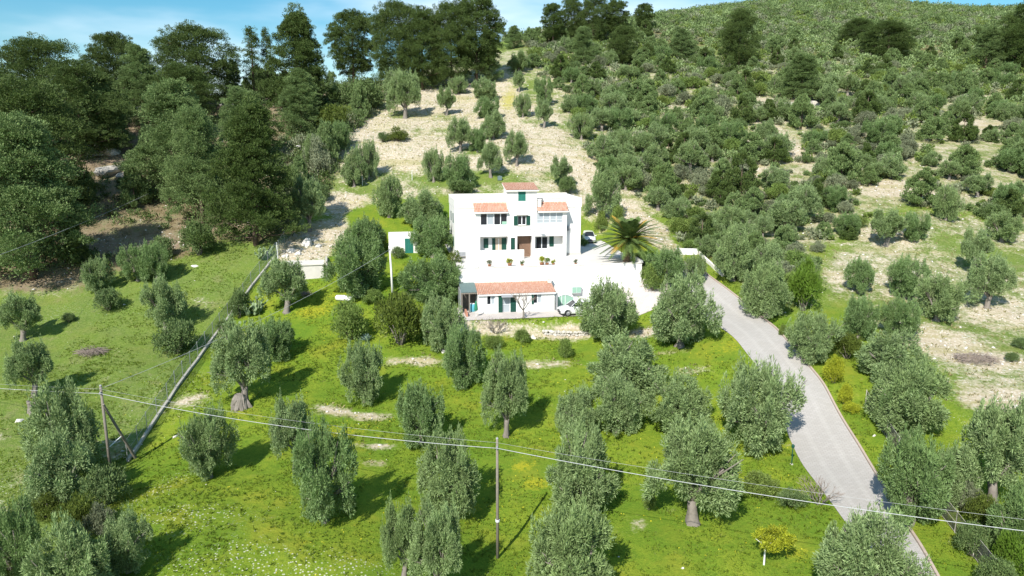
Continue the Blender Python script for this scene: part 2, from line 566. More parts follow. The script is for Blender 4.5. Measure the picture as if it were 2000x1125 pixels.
for b in [(765, 425, 7, 5, -.9), (845, 355, 5, 4, -.45), (760, 345, 6, 3, -.3), (700, 370, 5, 3, -.6), (960, 350, 6, 3.5, -.3), (935, 295, 4, 3, -.5), (830, 400, 6, 3, -.5), (780, 225, 3, 3, -.4), (1085, 245, 3, 2, -.3),
          (870, 230, 4, 3, -.3), (1040, 235, 3, 3, -.3), (1040, 170, 2, 10, -.25), (960, 345, 7, 3, -.35), (1320, 470, 2, 5, -.5, 20), (900, 350, 4, 3, -.4), (860, 255, 12, 4, -.2), (1095, 350, 4, 3, -.4),
          (1850, 470, 6, 5, -.25), (1960, 510, 6, 5, -.3), (1900, 640, 7, 4, -.2), (1700, 600, 6, 4, -.2), (2000, 700, 6, 4, -.25),
          (480, 500, 12, 7, -.45), (440, 520, 10, 4, -.4), (250, 545, 10, 3, -.2)]:
    blob(dry, *b)
yel = zone[:, 1].astype(float)
for b in [(1020, 910, 1.6, 1.2, .9), (1045, 945, 1.5, 1.2, .9), (1000, 850, 2.5, 1.3, .6), (820, 705, 5, 2, .5), (1390, 690, 4, 2.2, .5), (1440, 665, 2.5, 2.5, .5), (1400, 830, 3, 4, .5), (1500, 880, 3, 1.8, .5),
          (1460, 940, 5, 2, .6), (560, 870, 3, 2, .4), (640, 850, 4, 2, .55), (480, 810, 3, 2, .5), (700, 830, 5, 2.5, .5), (390, 955, 2, 1.2, .5), (600, 1050, 3, 2, .4), (670, 640, 6, 3, .3), (600, 610, 3, 2, .5), (640, 600, 4, 4, .4),
          (730, 640, 5, 2, .35), (960, 680, 8, 2, .3), (1100, 740, 6, 2.5, .4), (1200, 950, 3, 3, .35), (980, 1010, 4, 3, .3), (900, 990, 2.5, 1.4, .5), (1290, 1010, 3, 1.5, .4), (1550, 1080, 2, 1.5, .7), (1440, 600, 1, 4, .4, 35),
          (820, 300, 6, 3, .3), (990, 205, 3, 9, .65), (1000, 175, 3, 12, .55), (810, 225, 7, 6, .5), (900, 200, 6, 3, .5), (700, 395, 5, 3, .6), (745, 245, 5, 5, .5), (880, 250, 7, 3, .5), (940, 225, 6, 2.5, .4), (1330, 520, 1.5, 3, .5, 30),
          (660, 570, 2, 3, .4), (580, 560, 4, 5, .25), (440, 480, 5, 3, .2), (760, 580, 2, 3, .3), (820, 980, 2, 1.5, .3), (720, 980, 2.5, 2, .3), (1100, 870, 1.5, 3, .3), (1265, 880, 1.5, 3, .35), (1410, 560, 1, 3, .5, 30), (900, 770, 3, 1.5, .5)]:
    blob(yel, *b)
wht = zone[:, 2].astype(float)
for b in [(390, 1010, 4.5, 2.2, .75), (560, 1110, 7, 1.6, 1.0), (430, 1105, 3, 1.2, .6), (310, 955, 1.6, 4, .8, -20), (330, 1000, 2.5, 1.2, .6), (480, 1070, 5, 1.6, .5), (250, 830, 5, 4, .3), (200, 600, 8, 5, .25), (300, 750, 8, 6, .3),
          (500, 750, 3, 3, .3), (80, 900, 5, 4, .5), (20, 970, 4, 3, .5), (660, 1110, 2, 1, .6), (100, 620, 5, 4, .3), (420, 590, 5, 3, .2), (450, 520, 5, 3, .2), (1930, 730, 8, 6, .5), (1950, 850, 5, 5, .5), (380, 740, 3, 3, .3)]:
    blob(wht, *b)
# the meadow beyond the wire fence and the far slopes are duller than the garden meadow
FENCE_PIX = [(258, 893), (325, 792), (375, 718), (426, 648), (493, 558), (536, 505), (590, 425)]
MEADOW2 = [(-400, 1300), (120, 1300), (258, 893), (325, 792), (375, 718), (426, 648), (493, 558), (536, 505), (590, 425), (640, 250), (-400, 100)]
dull = np.maximum(np.maximum(soft(x, y, MEADOW2, 1.5), up_), np.maximum(forest, soft(x, y, DRYR, 4)))
fl = np.maximum(slope * .9, forest * (.46 + .35 * sstep(220, 260, y)))
fl = np.maximum(fl, .8 * sstep(240, 280, y))
dull = np.maximum(dull, sstep(200, 240, y))
for b in [(240, 500, 8, 4, .5), (100, 560, 12, 3.5, .6), (350, 500, 6, 3, .4), (700, 170, 10, 8, .4)]:
    blob(fl, *b)
zone[:, 0] = np.clip(dry, 0, 1)
zone[:, 1] = np.clip(yel, 0, 1)
zone[:, 2] = np.clip(wht, 0, 1)
zone[:, 3] = np.clip(dull, 0, 1)
zone2 = np.zeros((len(x), 4), np.float32)
zone2[:, 0] = np.clip(fl, 0, 1)
zone2[:, 3] = 1

def ground_mat():
    m, nt = mat('meadow_ground')
    P = nt.n('ShaderNodeNewGeometry').outputs['Position']
    a = nt.n('ShaderNodeAttribute', attribute_name='zone')
    sep = nt.n('ShaderNodeSeparateColor', {'Color': a.outputs['Color']})
    zr, zg, zb, za = sep.outputs[0], sep.outputs[1], sep.outputs[2], a.outputs['Alpha']
    a2 = nt.n('ShaderNodeAttribute', attribute_name='zone2')
    floor = nt.n('ShaderNodeSeparateColor', {'Color': a2.outputs['Color']}).outputs[0]
    big = nt.noise(P, .12, 5, .6)
    mid = nt.noise(P, .55, 6, .65)
    fine = nt.noise(P, 3.2, 6, .7)
    vfine = nt.noise(P, 11, 3, .7)
    # grass
    g1 = nt.ramp(mid, [(.30, (.085, .160, .015)), (.47, (.150, .232, .018)), (.62, (.222, .275, .024)), (.75, (.25, .25, .035))])
    g2 = nt.ramp(fine, [(.30, (.050, .100, .014)), (.5, (.140, .220, .019)), (.7, (.250, .290, .036))])
    grass = nt.mix(.5, g1, g2)
    grass = nt.mix(nt.math('MULTIPLY', nt.smooth(vfine, .45, .68), .45), grass, (.30, .34, .04))
    grass = nt.mix(nt.math('MULTIPLY', nt.smooth(vfine, .50, .30), .40), grass, (.045, .095, .012))
    grass = nt.mix(nt.math('MULTIPLY', nt.smooth(nt.noise(P, .22, 6, .7), .50, .68), .55), grass, (.27, .265, .030))
    grass = nt.mix(nt.math('MULTIPLY', nt.smooth(nt.noise(P, .85, 6, .75), .60, .72), .40), grass, (.32, .27, .12))
    grass = nt.mix(nt.smooth(big, .42, .62), grass, nt.mix(.5, grass, (.085, .175, .016)))
    # duller, greyer pasture
    past = nt.ramp(fine, [(.28, (.060, .095, .025)), (.48, (.125, .175, .045)), (.64, (.190, .215, .075)), (.78, (.33, .31, .19))])
    past = nt.mix(nt.smooth(mid, .35, .65), past, nt.mix(.6, past, (.100, .185, .022)))
    past = nt.mix(nt.math('MULTIPLY', nt.smooth(nt.noise(P, .28, 6, .7), .55, .68), .55), past, (.26, .22, .13))
    past = nt.mix(nt.math('MULTIPLY', nt.smooth(vfine, .48, .70), .45), past, (.36, .35, .20))
    past = nt.mix(nt.math('MULTIPLY', nt.smooth(vfine, .48, .30), .45), past, (.045, .075, .018))
    grass = nt.mix(nt.math('MULTIPLY', za, .70), grass, past)
    # dry stony soil
    vor = nt.n('ShaderNodeTexVoronoi', {'Vector': P, 'Scale': 3.3, 'Randomness': 1.0}, feature='F1')
    vor2 = nt.n('ShaderNodeTexVoronoi', {'Vector': P, 'Scale': 1.15, 'Randomness': 1.0}, feature='F1')
    soil = nt.ramp(fine, [(.25, (.31, .25, .165)), (.5, (.48, .41, .30)), (.75, (.62, .56, .45))])
    st = nt.math('MULTIPLY', nt.smooth(vor.outputs['Distance'], .34, .16), nt.smooth(mid, .36, .58))
    soil = nt.mix(st, soil, nt.mix(vor.outputs['Color'], (.52, .48, .43), (.74, .71, .66)))
    soil = nt.mix(nt.math('MULTIPLY', nt.smooth(vor2.outputs['Distance'], .22, .12), .8), soil, (.66, .63, .58))
    tuft = nt.smooth(nt.noise(P, 1.7, 5, .7), .56, .66)
    soil = nt.mix(nt.math('MULTIPLY', tuft, .6), soil, (.17, .20, .055))
    bm_ = nt.n('ShaderNodeMapping', {'Vector': P, 'Scale': (.035, .30, .30), 'Rotation': (0, 0, R(-7))})
    band = nt.smooth(nt.noise(bm_.outputs[0], 1.5, 6, .62), .50, .62)
    soil = nt.mix(nt.math('MULTIPLY', band, .55), soil, nt.mix(fine, (.22, .22, .07), (.42, .36, .17)))
    # edges between them are broken up by noise
    e = nt.math('ADD', zr, nt.math('MULTIPLY', nt.math('SUBTRACT', nt.math('ADD', nt.math('MULTIPLY', mid, .6), nt.math('MULTIPLY', fine, .4)), .5), 2.1))
    k = nt.smooth(e, .26, .74)
    c = nt.mix(k, grass, soil)
    # needle litter under the pines
    fk = nt.smooth(nt.math('ADD', floor, nt.math('MULTIPLY', nt.math('SUBTRACT', fine, .5), 1.2)), .45, .75)
    lit = nt.ramp(mid, [(.3, (.13, .085, .055)), (.5, (.22, .16, .11)), (.62, (.12, .13, .05)), (.75, (.34, .28, .22))])
    c = nt.mix(nt.math('MULTIPLY', fk, .8), c, lit)
    # drifts of flowers
    yk = nt.math('MULTIPLY', nt.smooth(nt.math('ADD', zg, nt.math('MULTIPLY', nt.math('SUBTRACT', fine, .5), 1.6)), .42, .95), .75)
    c = nt.mix(yk, c, nt.mix(vfine, (.28, .27, .02), (.46, .42, .03)))
    wv_ = nt.n('ShaderNodeTexVoronoi', {'Vector': P, 'Scale': 4.2, 'Randomness': 1.0}, feature='F1')
    wk = nt.math('MULTIPLY', nt.smooth(wv_.outputs['Distance'], .30, .18), nt.smooth(nt.math('ADD', zb, nt.math('MULTIPLY', nt.math('SUBTRACT', mid, .5), 1.3)), .2, .8))
    c = nt.mix(nt.math('MULTIPLY', wk, .8), c, (.60, .59, .48))
    bumph = nt.math('ADD', nt.math('MULTIPLY', fine, 1.0), nt.math('MULTIPLY', vfine, .5))
    finish(nt, c, .95, bumph, .55, .25, .1)
    return m

ground_me = np_mesh('ground', np.stack([GX.ravel(), GY.ravel(), GZ.ravel()], -1), quads, ground_mat(), smooth=True)
for nm, arr in (('zone', zone), ('zone2', zone2)):
    at = ground_me.attributes.new(nm, 'FLOAT_COLOR', 'POINT')
    at.data.foreach_set('color', arr.ravel())
ground = link(bpy.data.objects.new('ground', ground_me))
tag(ground, kind='structure')

# ------------------------------------------------------------------ driveway and yard paving
def paving_mat(name, c1, c2, mortar, sx):
    m, nt = mat(name)
    uv = nt.n('ShaderNodeUVMap', uv_map='UVMap').outputs[0]
    P = nt.n('ShaderNodeNewGeometry').outputs['Position']
    br = nt.n('ShaderNodeTexBrick', {'Vector': uv, 'Color1': (*c1, 1), 'Color2': (*c2, 1), 'Mortar': (*mortar, 1), 'Scale': 1.0,
                                     'Mortar Size': .02, 'Brick Width': .4, 'Row Height': sx, 'Bias': 0.0})
    n1 = nt.noise(P, .5, 6, .65)
    n2 = nt.noise(P, 5, 4, .65)
    c = nt.mix(nt.math('MULTIPLY', nt.smooth(n1, .40, .75), .45), br.outputs[0], (.36, .34, .31))
    c = nt.mix(nt.math('MULTIPLY', nt.smooth(n2, .55, .75), .3), c, (.32, .31, .28))
    sepu = nt.n('ShaderNodeSeparateXYZ', {'Vector': uv}).outputs[0]
    tr = nt.math('ABSOLUTE', nt.math('SUBTRACT', nt.math('ABSOLUTE', nt.math('SUBTRACT', sepu, 2.4)), .85))
    c = nt.mix(nt.math('MULTIPLY', nt.smooth(tr, .35, .05), .10), c, (.62, .60, .56))
    bh = nt.math('ADD', nt.math('MULTIPLY', br.outputs['Fac'], -1.0), nt.math('MULTIPLY', n2, .6))
    finish(nt, c, .9, bh, .35, .03, .2)
    return m

def sheet(name, rows, material, lift, uvs, thick=0):
    """rows: lists of points across; becomes a draped sheet with UVs"""
    nr, nc = len(rows), len(rows[0])
    V = np.array([[p[0], p[1], p[2] + lift] for r in rows for p in r])
    ii = np.arange(nr * nc).reshape(nr, nc)
    q = np.stack([ii[:-1, :-1], ii[:-1, 1:], ii[1:, 1:], ii[1:, :-1]], -1).reshape(-1, 4)
    me = np_mesh(name, V, q, material, smooth=True)
    uvl = me.uv_layers.new(name='UVMap')
    uu = np.array([p for r in uvs for p in r])
    uvl.data.foreach_set('uv', uu[q.ravel()].astype(np.float32).ravel())
    return link(bpy.data.objects.new(name, me))

def resample(pts, n):
    pts = np.array(pts, float)
    d = np.concatenate([[0], np.cumsum(np.linalg.norm(np.diff(pts[:, :2], axis=0), axis=1))])
    q = np.linspace(0, d[-1], n)
    # smooth with a few averaging passes
    out = np.stack([np.interp(q, d, pts[:, k]) for k in range(2)], -1)
    for _ in range(6):
        out[1:-1] = (out[:-2] + 2 * out[1:-1] + out[2:]) / 4
    return out

redge = [W(*p)[:2] for p in [(1352, 512), (1385, 542), (1442, 583), (1513, 640), (1550, 684), (1602, 742), (1631, 798), (1655, 839), (1691, 896), (1726, 955), (1762, 1016), (1798, 1073), (1826, 1123), (1862, 1190), (1905, 1280)]]
ledge = [W(*p)[:2] for p in [(1285, 522), (1305, 560), (1345, 600), (1388, 628), (1442, 668), (1482, 722), (1512, 775), (1531, 824), (1545, 864), (1567, 910), (1596, 945), (1640, 1005), (1680, 1060), (1720, 1125), (1790, 1250)]]
NR = 90
ra, la = resample(redge, NR), resample(ledge, NR)
rows, uvs = [], []
acc = 0
for i in range(NR):
    if i:
        acc += np.linalg.norm((ra[i] + la[i] - ra[i - 1] - la[i - 1]) / 2)
    xs = np.linspace(la[i][0], ra[i][0], 9)
    ys = np.linspace(la[i][1], ra[i][1], 9)
    zs = H(xs, ys)
    zs = zs * .35 + np.linspace(zs[0], zs[-1], 9) * .65
    zs = np.maximum(zs, H(xs, ys) - .0)
    rows.append(list(zip(xs, ys, zs)))
    uvs.append([(k / 8 * 4.8, acc) for k in range(9)])
drive = sheet('driveway', rows, paving_mat('driveway_pavers', (.385, .362, .335), (.43, .405, .38), (.33, .31, .285), .2), .05, uvs)
tag(drive, kind='structure')
kb = MB()
for i in range(NR - 1):
    p, q = Vector((*rows[i][-1][:2], rows[i][-1][2] + .05)), Vector((*rows[i + 1][-1][:2], rows[i + 1][-1][2] + .05))
    d = (q - p)
    nrm = Vector((-d.y, d.x, 0)).normalized() * -1
    if nrm.x < 0: nrm = -nrm
    a, b, c_, d_ = p + nrm * .01, p + nrm * .17, q + nrm * .17, q + nrm * .01
    up, dn = Vector((0, 0, .13)), Vector((0, 0, -.4))
    kb.hexa([a + dn, b + dn, c_ + dn, d_ + dn, a + up, b + up, c_ + up, d_ + up])
tag(kb.build('kerb', M['kerb']), kind='structure')

def draped(name, st_poly, z_lift, material, step=.5, zfix=None):
    """paving over a polygon given in villa coordinates"""
    xs = [p[0] for p in st_poly]; ys = [p[1] for p in st_poly]
    a = np.arange(min(xs), max(xs) + step, step); b = np.arange(min(ys), max(ys) + step, step)
    A, B = np.meshgrid(a, b)
    ins = inpoly(A.ravel() + .01, B.ravel() + .01, st_poly).reshape(A.shape)
    X = O[0] + E1[0] * A + E2[0] * B
    Y = O[1] + E1[1] * A + E2[1] * B
    Z = H(X, Y) + z_lift
    ii = np.arange(A.size).reshape(A.shape)
    q = np.stack([ii[:-1, :-1], ii[:-1, 1:], ii[1:, 1:], ii[1:, :-1]], -1)
    keep = ins[:-1, :-1] | ins[1:, 1:] | ins[:-1, 1:] | ins[1:, :-1]
    q = q[keep].reshape(-1, 4)
    me = np_mesh(name, np.stack([X.ravel(), Y.ravel(), Z.ravel()], -1), q, material, smooth=True)
    uvl = me.uv_layers.new(name='UVMap')
    uu = np.stack([A.ravel(), B.ravel()], -1)
    uvl.data.foreach_set('uv', uu[q.ravel()].astype(np.float32).ravel())
    return link(bpy.data.objects.new(name, me))

yard = draped('yard_paving', [(-8.8, -14.3), (-8.8, -8.2), (12, -8.2), (18.5, -7.6), (19.5, -10.5), (14, -14.6), (8, -14.2)], .045,
              paving_mat('yard_pavers', (.52, .46, .42), (.58, .53, .49), (.42, .37, .34), .3))
tag(yard, kind='structure')

# ------------------------------------------------------------------ the villa
def local_root(name, s, t, z, rz=TH):
    return empty(name, L(s, t, z), rz)

def wall_with(mb, s0, s1, z0, z1, t0, t1, holes):
    """wall slab in the plane of s and z with rectangular holes (s0, s1, z0, z1)"""
    ss = sorted({s0, s1, *[h[0] for h in holes], *[h[1] for h in holes]})
    zz = sorted({z0, z1, *[h[2] for h in holes], *[h[3] for h in holes]})
    for i in range(len(ss) - 1):
        run = None
        for j in range(len(zz) - 1):
            cs, cz = (ss[i] + ss[i + 1]) / 2, (zz[j] + zz[j + 1]) / 2
            hole = any(h[0] < cs < h[1] and h[2] < cz < h[3] for h in holes)
            if not hole:
                run = [zz[j], zz[j + 1]] if run is None else [run[0], zz[j + 1]]
            if hole or j == len(zz) - 2:
                if run: mb.box(ss[i], ss[i + 1], t0, t1, run[0], run[1])
                run = None

def tiled_roof(parent, s0, s1, t0, t1, z0, z1, name='tiled_roof', shear=0.0):
    """shed roof of barrel tiles rising from (t0, z0) to (t1, z1); every tile its own island"""
    V, Fc = [], []
    pitch = .21
    n = max(1, int((s1 - s0) / pitch))
    ln = math.hypot(t1 - t0, z1 - z0)
    m = max(1, int(ln / .36))
    pw = (s1 - s0) / n
    rs = random.Random(int((s0 + 50) * 100))
    nx_, nz_ = -(z1 - z0) / ln, (t1 - t0) / ln
    for i in range(n):
        for j in range(m):
            a0, a1 = j / m, (j + 1.12) / m
            o = len(V)
            dj = rs.uniform(-.012, .012)
            for (q, up) in ((a0, .035), (min(a1, 1.03), .0)):
                tt, zz = t0 + (t1 - t0) * q, z0 + (z1 - z0) * q
                for k in range(6):
                    g = k / 5
                    h = math.sin(PI * g) * .075 + up
                    V.append((s0 + (i + g) * pw + dj + shear * q, tt + nx_ * h, zz + nz_ * h))
            for k in range(5):
                Fc.append((o + k, o + k + 1, o + 7 + k, o + 6 + k))
    me = np_mesh(name, V, Fc, M['tile'])
    r = link(bpy.data.objects.new(name, me), parent)
    # the slab under the tiles
    mb = MB()
    mb.hexa([(s0, t0, z0 - .16), (s1, t0, z0 - .16), (s1 + shear, t1, z1 - .16), (s0 + shear, t1, z1 - .16),
             (s0, t0, z0 - .005), (s1, t0, z0 - .005), (s1 + shear, t1, z1 - .005), (s0 + shear, t1, z1 - .005)])
    mb.build('eave', M['white'], r)
    return r

def shutter(parent, s0, s1, t, z0, z1, material, name='shutter', boards=True):
    mb = MB()
    mb.box(s0, s1, t - .05, t, z0, z1)
    # rails and louvre boards
    w_ = .06
    for a, b in ((s0, s0 + w_), (s1 - w_, s1)):
        mb.box(a, b, t - .075, t - .05, z0, z1)
    for z_ in (z0, (z0 + z1) / 2 - .03, z1 - w_):
        mb.box(s0 + w_, s1 - w_, t - .075, t - .05, z_, z_ + w_)
    k = z0 + .1
    while k < z1 - .1:
        if abs(k - (z0 + z1) / 2) > .06:
            mb.box(s0 + w_, s1 - w_, t - .066, t - .05, k, k + .03)
        k += .075
    return mb.build(name, material, parent)

def window(parent, s0, s1, z0, z1, t, panes, mats=None, name='window', fw=.055, transom=None):
    """frame with its panes as sub-parts"""
    mb = MB()
    n = panes
    pw = (s1 - s0) / n
    mb.box(s0, s1, t - .05, t + .03, z0, z0 + fw)
    mb.box(s0, s1, t - .05, t + .03, z1 - fw, z1)
    for i in range(n + 1):
        c = s0 + i * pw
        a, b = max(s0, c - fw), min(s1, c + fw)
        mb.box(a, b, t - .048, t + .028, z0 + fw, z1 - fw)
    if transom:
        mb.box(s0 + fw, s1 - fw, t - .044, t + .02, transom, transom + fw * .8)
    fr = mb.build(name, M['frame'], parent)
    for i in range(n):
        q = MB().box(s0 + i * pw + fw * .5, s0 + (i + 1) * pw - fw * .5, t - .005, t + .008, z0 + fw * .5, z1 - fw * .5)
        q.build('pane', (mats[i] if mats else M['glass']), fr)
    return fr

V0 = -.32                        # terrace floor, relative to the villa's datum
villa = tag(local_root('villa', 0, 0, 0), 'white two storey villa with red tiled verandas, green shutters and a flat roof', 'house')
# body
body = MB()
ltop = 6.42
bt0, bt1 = 1.2, 10.2
body.box(-7.55, 9.81, bt0, bt1, V0 - .3, ltop)
body.build('wall', M['white'], villa)
par = MB()
par.box(-7.60, 9.86, bt0 - .05, bt0 + .22, ltop, 7.52)
par.box(-7.60, 9.86, bt1 - .22, bt1 + .05, ltop, 7.58)
par.box(-7.60, -7.33, bt0 + .22, bt1 - .22, ltop, 7.52)
par.box(9.59, 9.86, bt0 + .22, bt1 - .22, ltop, 7.55)
par.build('parapet', M['white'], villa)
for q_ in ((-7.62, -.62), (3.40, 9.88)):
    MB().box(*q_, bt0 - .075, bt0 - .05, ltop - .10, ltop + .02).build('string_course', M['whiteold'], villa)
MB().box(-7.33, 9.59, bt0 + .22, bt1 - .22, ltop + .002, ltop + .05).build('flat_roof', M['whiteold'], villa)
# veranda block
blk = MB()
holes = [(-4.24, -.64, 4.17, 5.70), (3.42, 6.99, 4.27, 5.70), (.78, 1.92, 4.12, 5.36),
         (-4.32, -.56, V0, 2.62), (-.16, .44, V0, 2.40), (.71, 2.74, V0, 2.63), (3.17, 7.04, .85, 2.53)]
wall_with(blk, -5.0, 7.52, V0 - .3, 5.72, 0, .22, holes)
blk.box(-5.0, -4.78, .22, bt0, V0 - .3, 5.72)
blk.box(7.30, 7.52, .22, bt0, V0 - .3, 5.72)
blk.box(-4.78, 7.30, .22, bt0, 2.95, 3.2)
blk.box(-4.78, 7.30, .22, bt0, V0 - .3, V0 + .02)
blk.box(-.50, -.28, .22, bt0, V0 + .02, 2.95)
blk.box(.48, .66, .22, bt0, V0 + .02, 2.95)
blk.box(2.78, 3.0, .22, bt0, V0 + .02, 2.95)
blk.box(-4.78, -.85, .22, bt0, 5.62, 5.72)
blk.box(3.4, 7.30, .22, bt0, 5.62, 5.72)
blk.build('veranda_wall', M['white'], villa)
for q_ in ((-7.64, -7.553, bt0 - .06, bt1), (-7.553, -5.03, bt0 - .06, bt0 - .003), (7.55, 9.9, bt0 - .06, bt0 - .003)):
    MB().box(*q_, V0 - .2, V0 + .28).build('plinth', M['conc'], villa)
cp_ = MB()
for q_ in ((-7.66, -.66), (3.42, 9.92)):
    cp_.box(*q_, bt0 - .10, bt0 + .26, 7.522, 7.585)
cp_.box(-7.66, 9.92, bt1 - .26, bt1 + .1, 7.582, 7.64)
cp_.build('parapet_coping', M['whiteold'], villa)
# stair tower
tw = MB()
wall_with(tw, -.62, 3.38, 5.72, 8.70, 0, .25, [(.84, 1.86, 7.30, 8.58)])
tw.hexa([(-.62, .25, 5.72), (3.38, .25, 5.72), (3.38, 3.2, 5.72), (-.62, 3.2, 5.72), (-.62, .25, 8.70), (3.38, .25, 8.70), (3.38, 3.2, 9.40), (-.62, 3.2, 9.40)])
tw.build('stair_tower', M['white'], villa)
tiled_roof(villa, -.85, 3.62, -.32, 3.4, 8.76, 9.52)
tiled_roof(villa, -5.12, -.56, -.42, bt0 - .08, 5.93, 7.02)
tiled_roof(villa, 3.46, 7.66, -.42, bt0 - .08, 5.93, 7.02)
ch = MB()
ch.box(3.48, 4.02, .2, .75, 6.2, 7.42)
ch.box(3.42, 4.08, .14, .81, 7.42, 7.52)
ch.build('chimney', M['whiteold'], villa)
shutter(villa, .84, 1.35, .12, 7.30, 8.58, M['teal'])
shutter(villa, 1.352, 1.86, .12, 7.30, 8.58, M['teal'])
# upper windows
dk = M['glass']
window(villa, -4.24, -.64, 4.17, 5.70, .1, 4, [dk, M['glasspale'], dk, dk])
window(villa, 3.42, 6.99, 4.27, 5.70, .1, 4, [M['glasspale'], M['glasspale'], M['glasspale'], M['glasspale']], transom=4.72)
window(villa, .78, 1.92, 4.12, 5.36, .12, 2)
shutter(villa, .24, .77, -.01, 4.08, 5.34, M['green'])
shutter(villa, 1.93, 2.46, -.01, 4.08, 5.34, M['green'])
MB().box(.70, 2.0, -.12, -.002, 4.02, 4.09).build('sill', M['conc'], villa)
mb = MB(); mb.box(.6, 2.1, -.35, -.001, 5.48, 5.54); mb.build('canopy', M['whiteold'], villa)
mb = MB(); mb.box(-1.35, -.72, .03, .09, 4.2, 4.62); mb.build('hanging_cloth', M['mint'], villa)
# ground floor openings, set on the wall behind the veranda
shutter(villa, -3.70, -3.07, bt0 - .01, .95, 2.26, M['green'])
shutter(villa, -2.54, -2.10, bt0 - .01, V0 + .05, 2.26, M['green'])
shutter(villa, -1.22, -.60, bt0 - .01, V0 + .05, 2.26, M['green'])
d_ = MB().box(-2.08, -1.24, bt0 - .04, bt0 - .01, V0 + .05, 2.26).build('door', M['curtain'], villa)
MB().box(-1.70, -1.60, bt0 - .07, bt0 - .04, V0 + .05, 2.2).build('frame', M['frame'], d_)
shutter(villa, -.12, .40, .20, V0 + .05, 2.36, M['green'])
window(villa, 3.50, 5.14, V0 + .05, 2.32, bt0 - .03, 2, name='glass_door')
shutter(villa, 3.3, 3.48, bt0 - .01, V0 + .05, 2.32, M['green'])
shutter(villa, 5.40, 6.01, bt0 - .01, .95, 2.35, M['green'])
# brown stair behind the middle opening
st = MB()
st.box(.68, 2.76, bt0 - .06, bt0 - .005, V0 + .02, 2.9)
for i in range(9):
    st.box(1.1 + i * .16, 1.1 + (i + 1) * .16, .4, bt0 - .06, V0 + .02, V0 + .02 + (9 - i) * .19)
st.build('staircase', M['brown'], villa)
MB().box(-6.35, 1.45, -1.12, -.95, V0 - .2, .93).build('low_wall', M['white'], villa)
la_ = MB(); la_.tube([(2.35, 0, 3.55), (2.35, -.12, 3.6), (3.6, -.85, 3.65)], .035, 6)
la_.box(3.5, 4.0, -1.0, -.8, 3.6, 3.7)
la_.build('wall_lamp', M['grey'], villa)
ac = MB(); ac.box(7.62, 8.15, bt0 - .38, bt0 - .002, 3.1, 3.75); ac.lathe([(.2, 0), (.2, .03)], (7.9, bt0 - .4, 3.4), 12)
ac.build('air_conditioner', M['grey'], villa)
dp = MB(); dp.tube([(7.75, bt0 - .06, 3.1), (7.75, bt0 - .06, V0)], .045, 6); dp.build('downpipe', M['frame'], villa)
# left side windows
for (t_, z_) in ((3.2, 4.2), (6.5, 4.2), (3.0, 1.0), (6.5, 1.0)):
    mb = MB(); mb.box(-7.60, -7.552, t_, t_ + .9, z_, z_ + 1.3); mb.build('shutter', M['green'], villa)

# terrace: a raised solid block in front of and round the villa
tb = MB()
TERR = [(-7.9, -8.0), (15.3, -8.0), (15.9, -2.0), (17.0, 15.0), (-8.0, 15.0)]
tb.prism(TERR, -6.2, V0)
terrace = tb.build('terrace', simple('terrace_floor', (.60, .57, .535), .9, .14, .9))
terrace.location = L(0, 0, 0); terrace.rotation_euler = (0, 0, TH)
tag(terrace, kind='structure')
rw = tag(local_root('retaining_wall', 0, 0, 0), 'long white retaining wall holding up the villa terrace', 'wall')
mb = MB()
mb.box(-5.95, 15.4, -8.32, -8.003, -6.3, -.12)
mb.box(-8.0, -5.955, -8.3, -8.003, -6.3, -.75)
mb.build('wall', M['white'], rw)
mb = MB()
mb.box(-6.0, 15.46, -8.38, -7.95, -.118, -.05)
mb.build('coping', M['whiteold'], rw)
mb = MB()
mb.hexa([(15.20, -7.95, V0), (15.45, -7.95, V0), (16.05, -2.0, V0), (15.80, -2.0, V0), (15.20, -7.95, .25), (15.45, -7.95, .25), (16.05, -2.0, .35), (15.80, -2.0, .35)])
mb.build('parapet', M['white'], rw)
mb = MB()
for s_ in (-6.0, 15.1):
    mb.box(s_, s_ + .42, -8.42, -7.93, -.045, .28)
mb.build('pier', M['white'], rw)

# ------------------------------------------------------------------ garage annex in the lower yard
Y0 = -5.16
an = tag(local_root('annex', 0, 0, 0), 'low white annex with a red tiled lean to roof below the terrace', 'outbuilding')
mb = MB()
wall_with(mb, -6.0, 3.35, Y0 - .2, -2.86, -11.3, -11.08, [(-4.91, -3.95, -4.12, -2.95), (-3.05, -2.1, Y0 - .2, -2.98), (.77, 1.76, -4.17, -2.97)])
for a, b in ((-6.0, -5.78), (3.13, 3.35)):
    mb.hexa([(a, -11.08, Y0 - .2), (b, -11.08, Y0 - .2), (b, -8.325, Y0 - .2), (a, -8.325, Y0 - .2), (a, -11.08, -2.86), (b, -11.08, -2.86), (b, -8.325, -2.15), (a, -8.325, -2.15)])
mb.build('wall', M['white'], an)
tiled_roof(an, -6.05, 3.5, -11.55, -8.36, -2.82, -2.02)
window(an, -4.91, -3.95, -4.12, -2.95, -11.15, 2, [M['glass'], M['glasspale']])
window(an, .77, 1.76, -4.17, -2.97, -11.15, 2, [M['glass'], M['glasspale']])
window(an, -3.05, -2.1, Y0 - .04, -2.98, -11.18, 1, [M['glasspale']], name='glass_door', transom=-4.2)
shutter(an, -3.55, -3.06, -11.31, Y0 - .04, -2.95, M['green'])
shutter(an, -2.09, -1.42, -11.31, Y0 - .04, -2.95, M['green'])
shutter(an, .52, .76, -11.31, -4.2, -2.95, M['green'])
mb = MB(); mb.hexa([(-3.25, -12.1, -3.12), (-1.85, -12.1, -3.12), (-1.85, -11.302, -2.86), (-3.25, -11.302, -2.86), (-3.25, -12.1, -3.07), (-1.85, -12.1, -3.07), (-1.85, -11.302, -2.81), (-3.25, -11.302, -2.81)])
mb.build('awning', M['grey'], an)
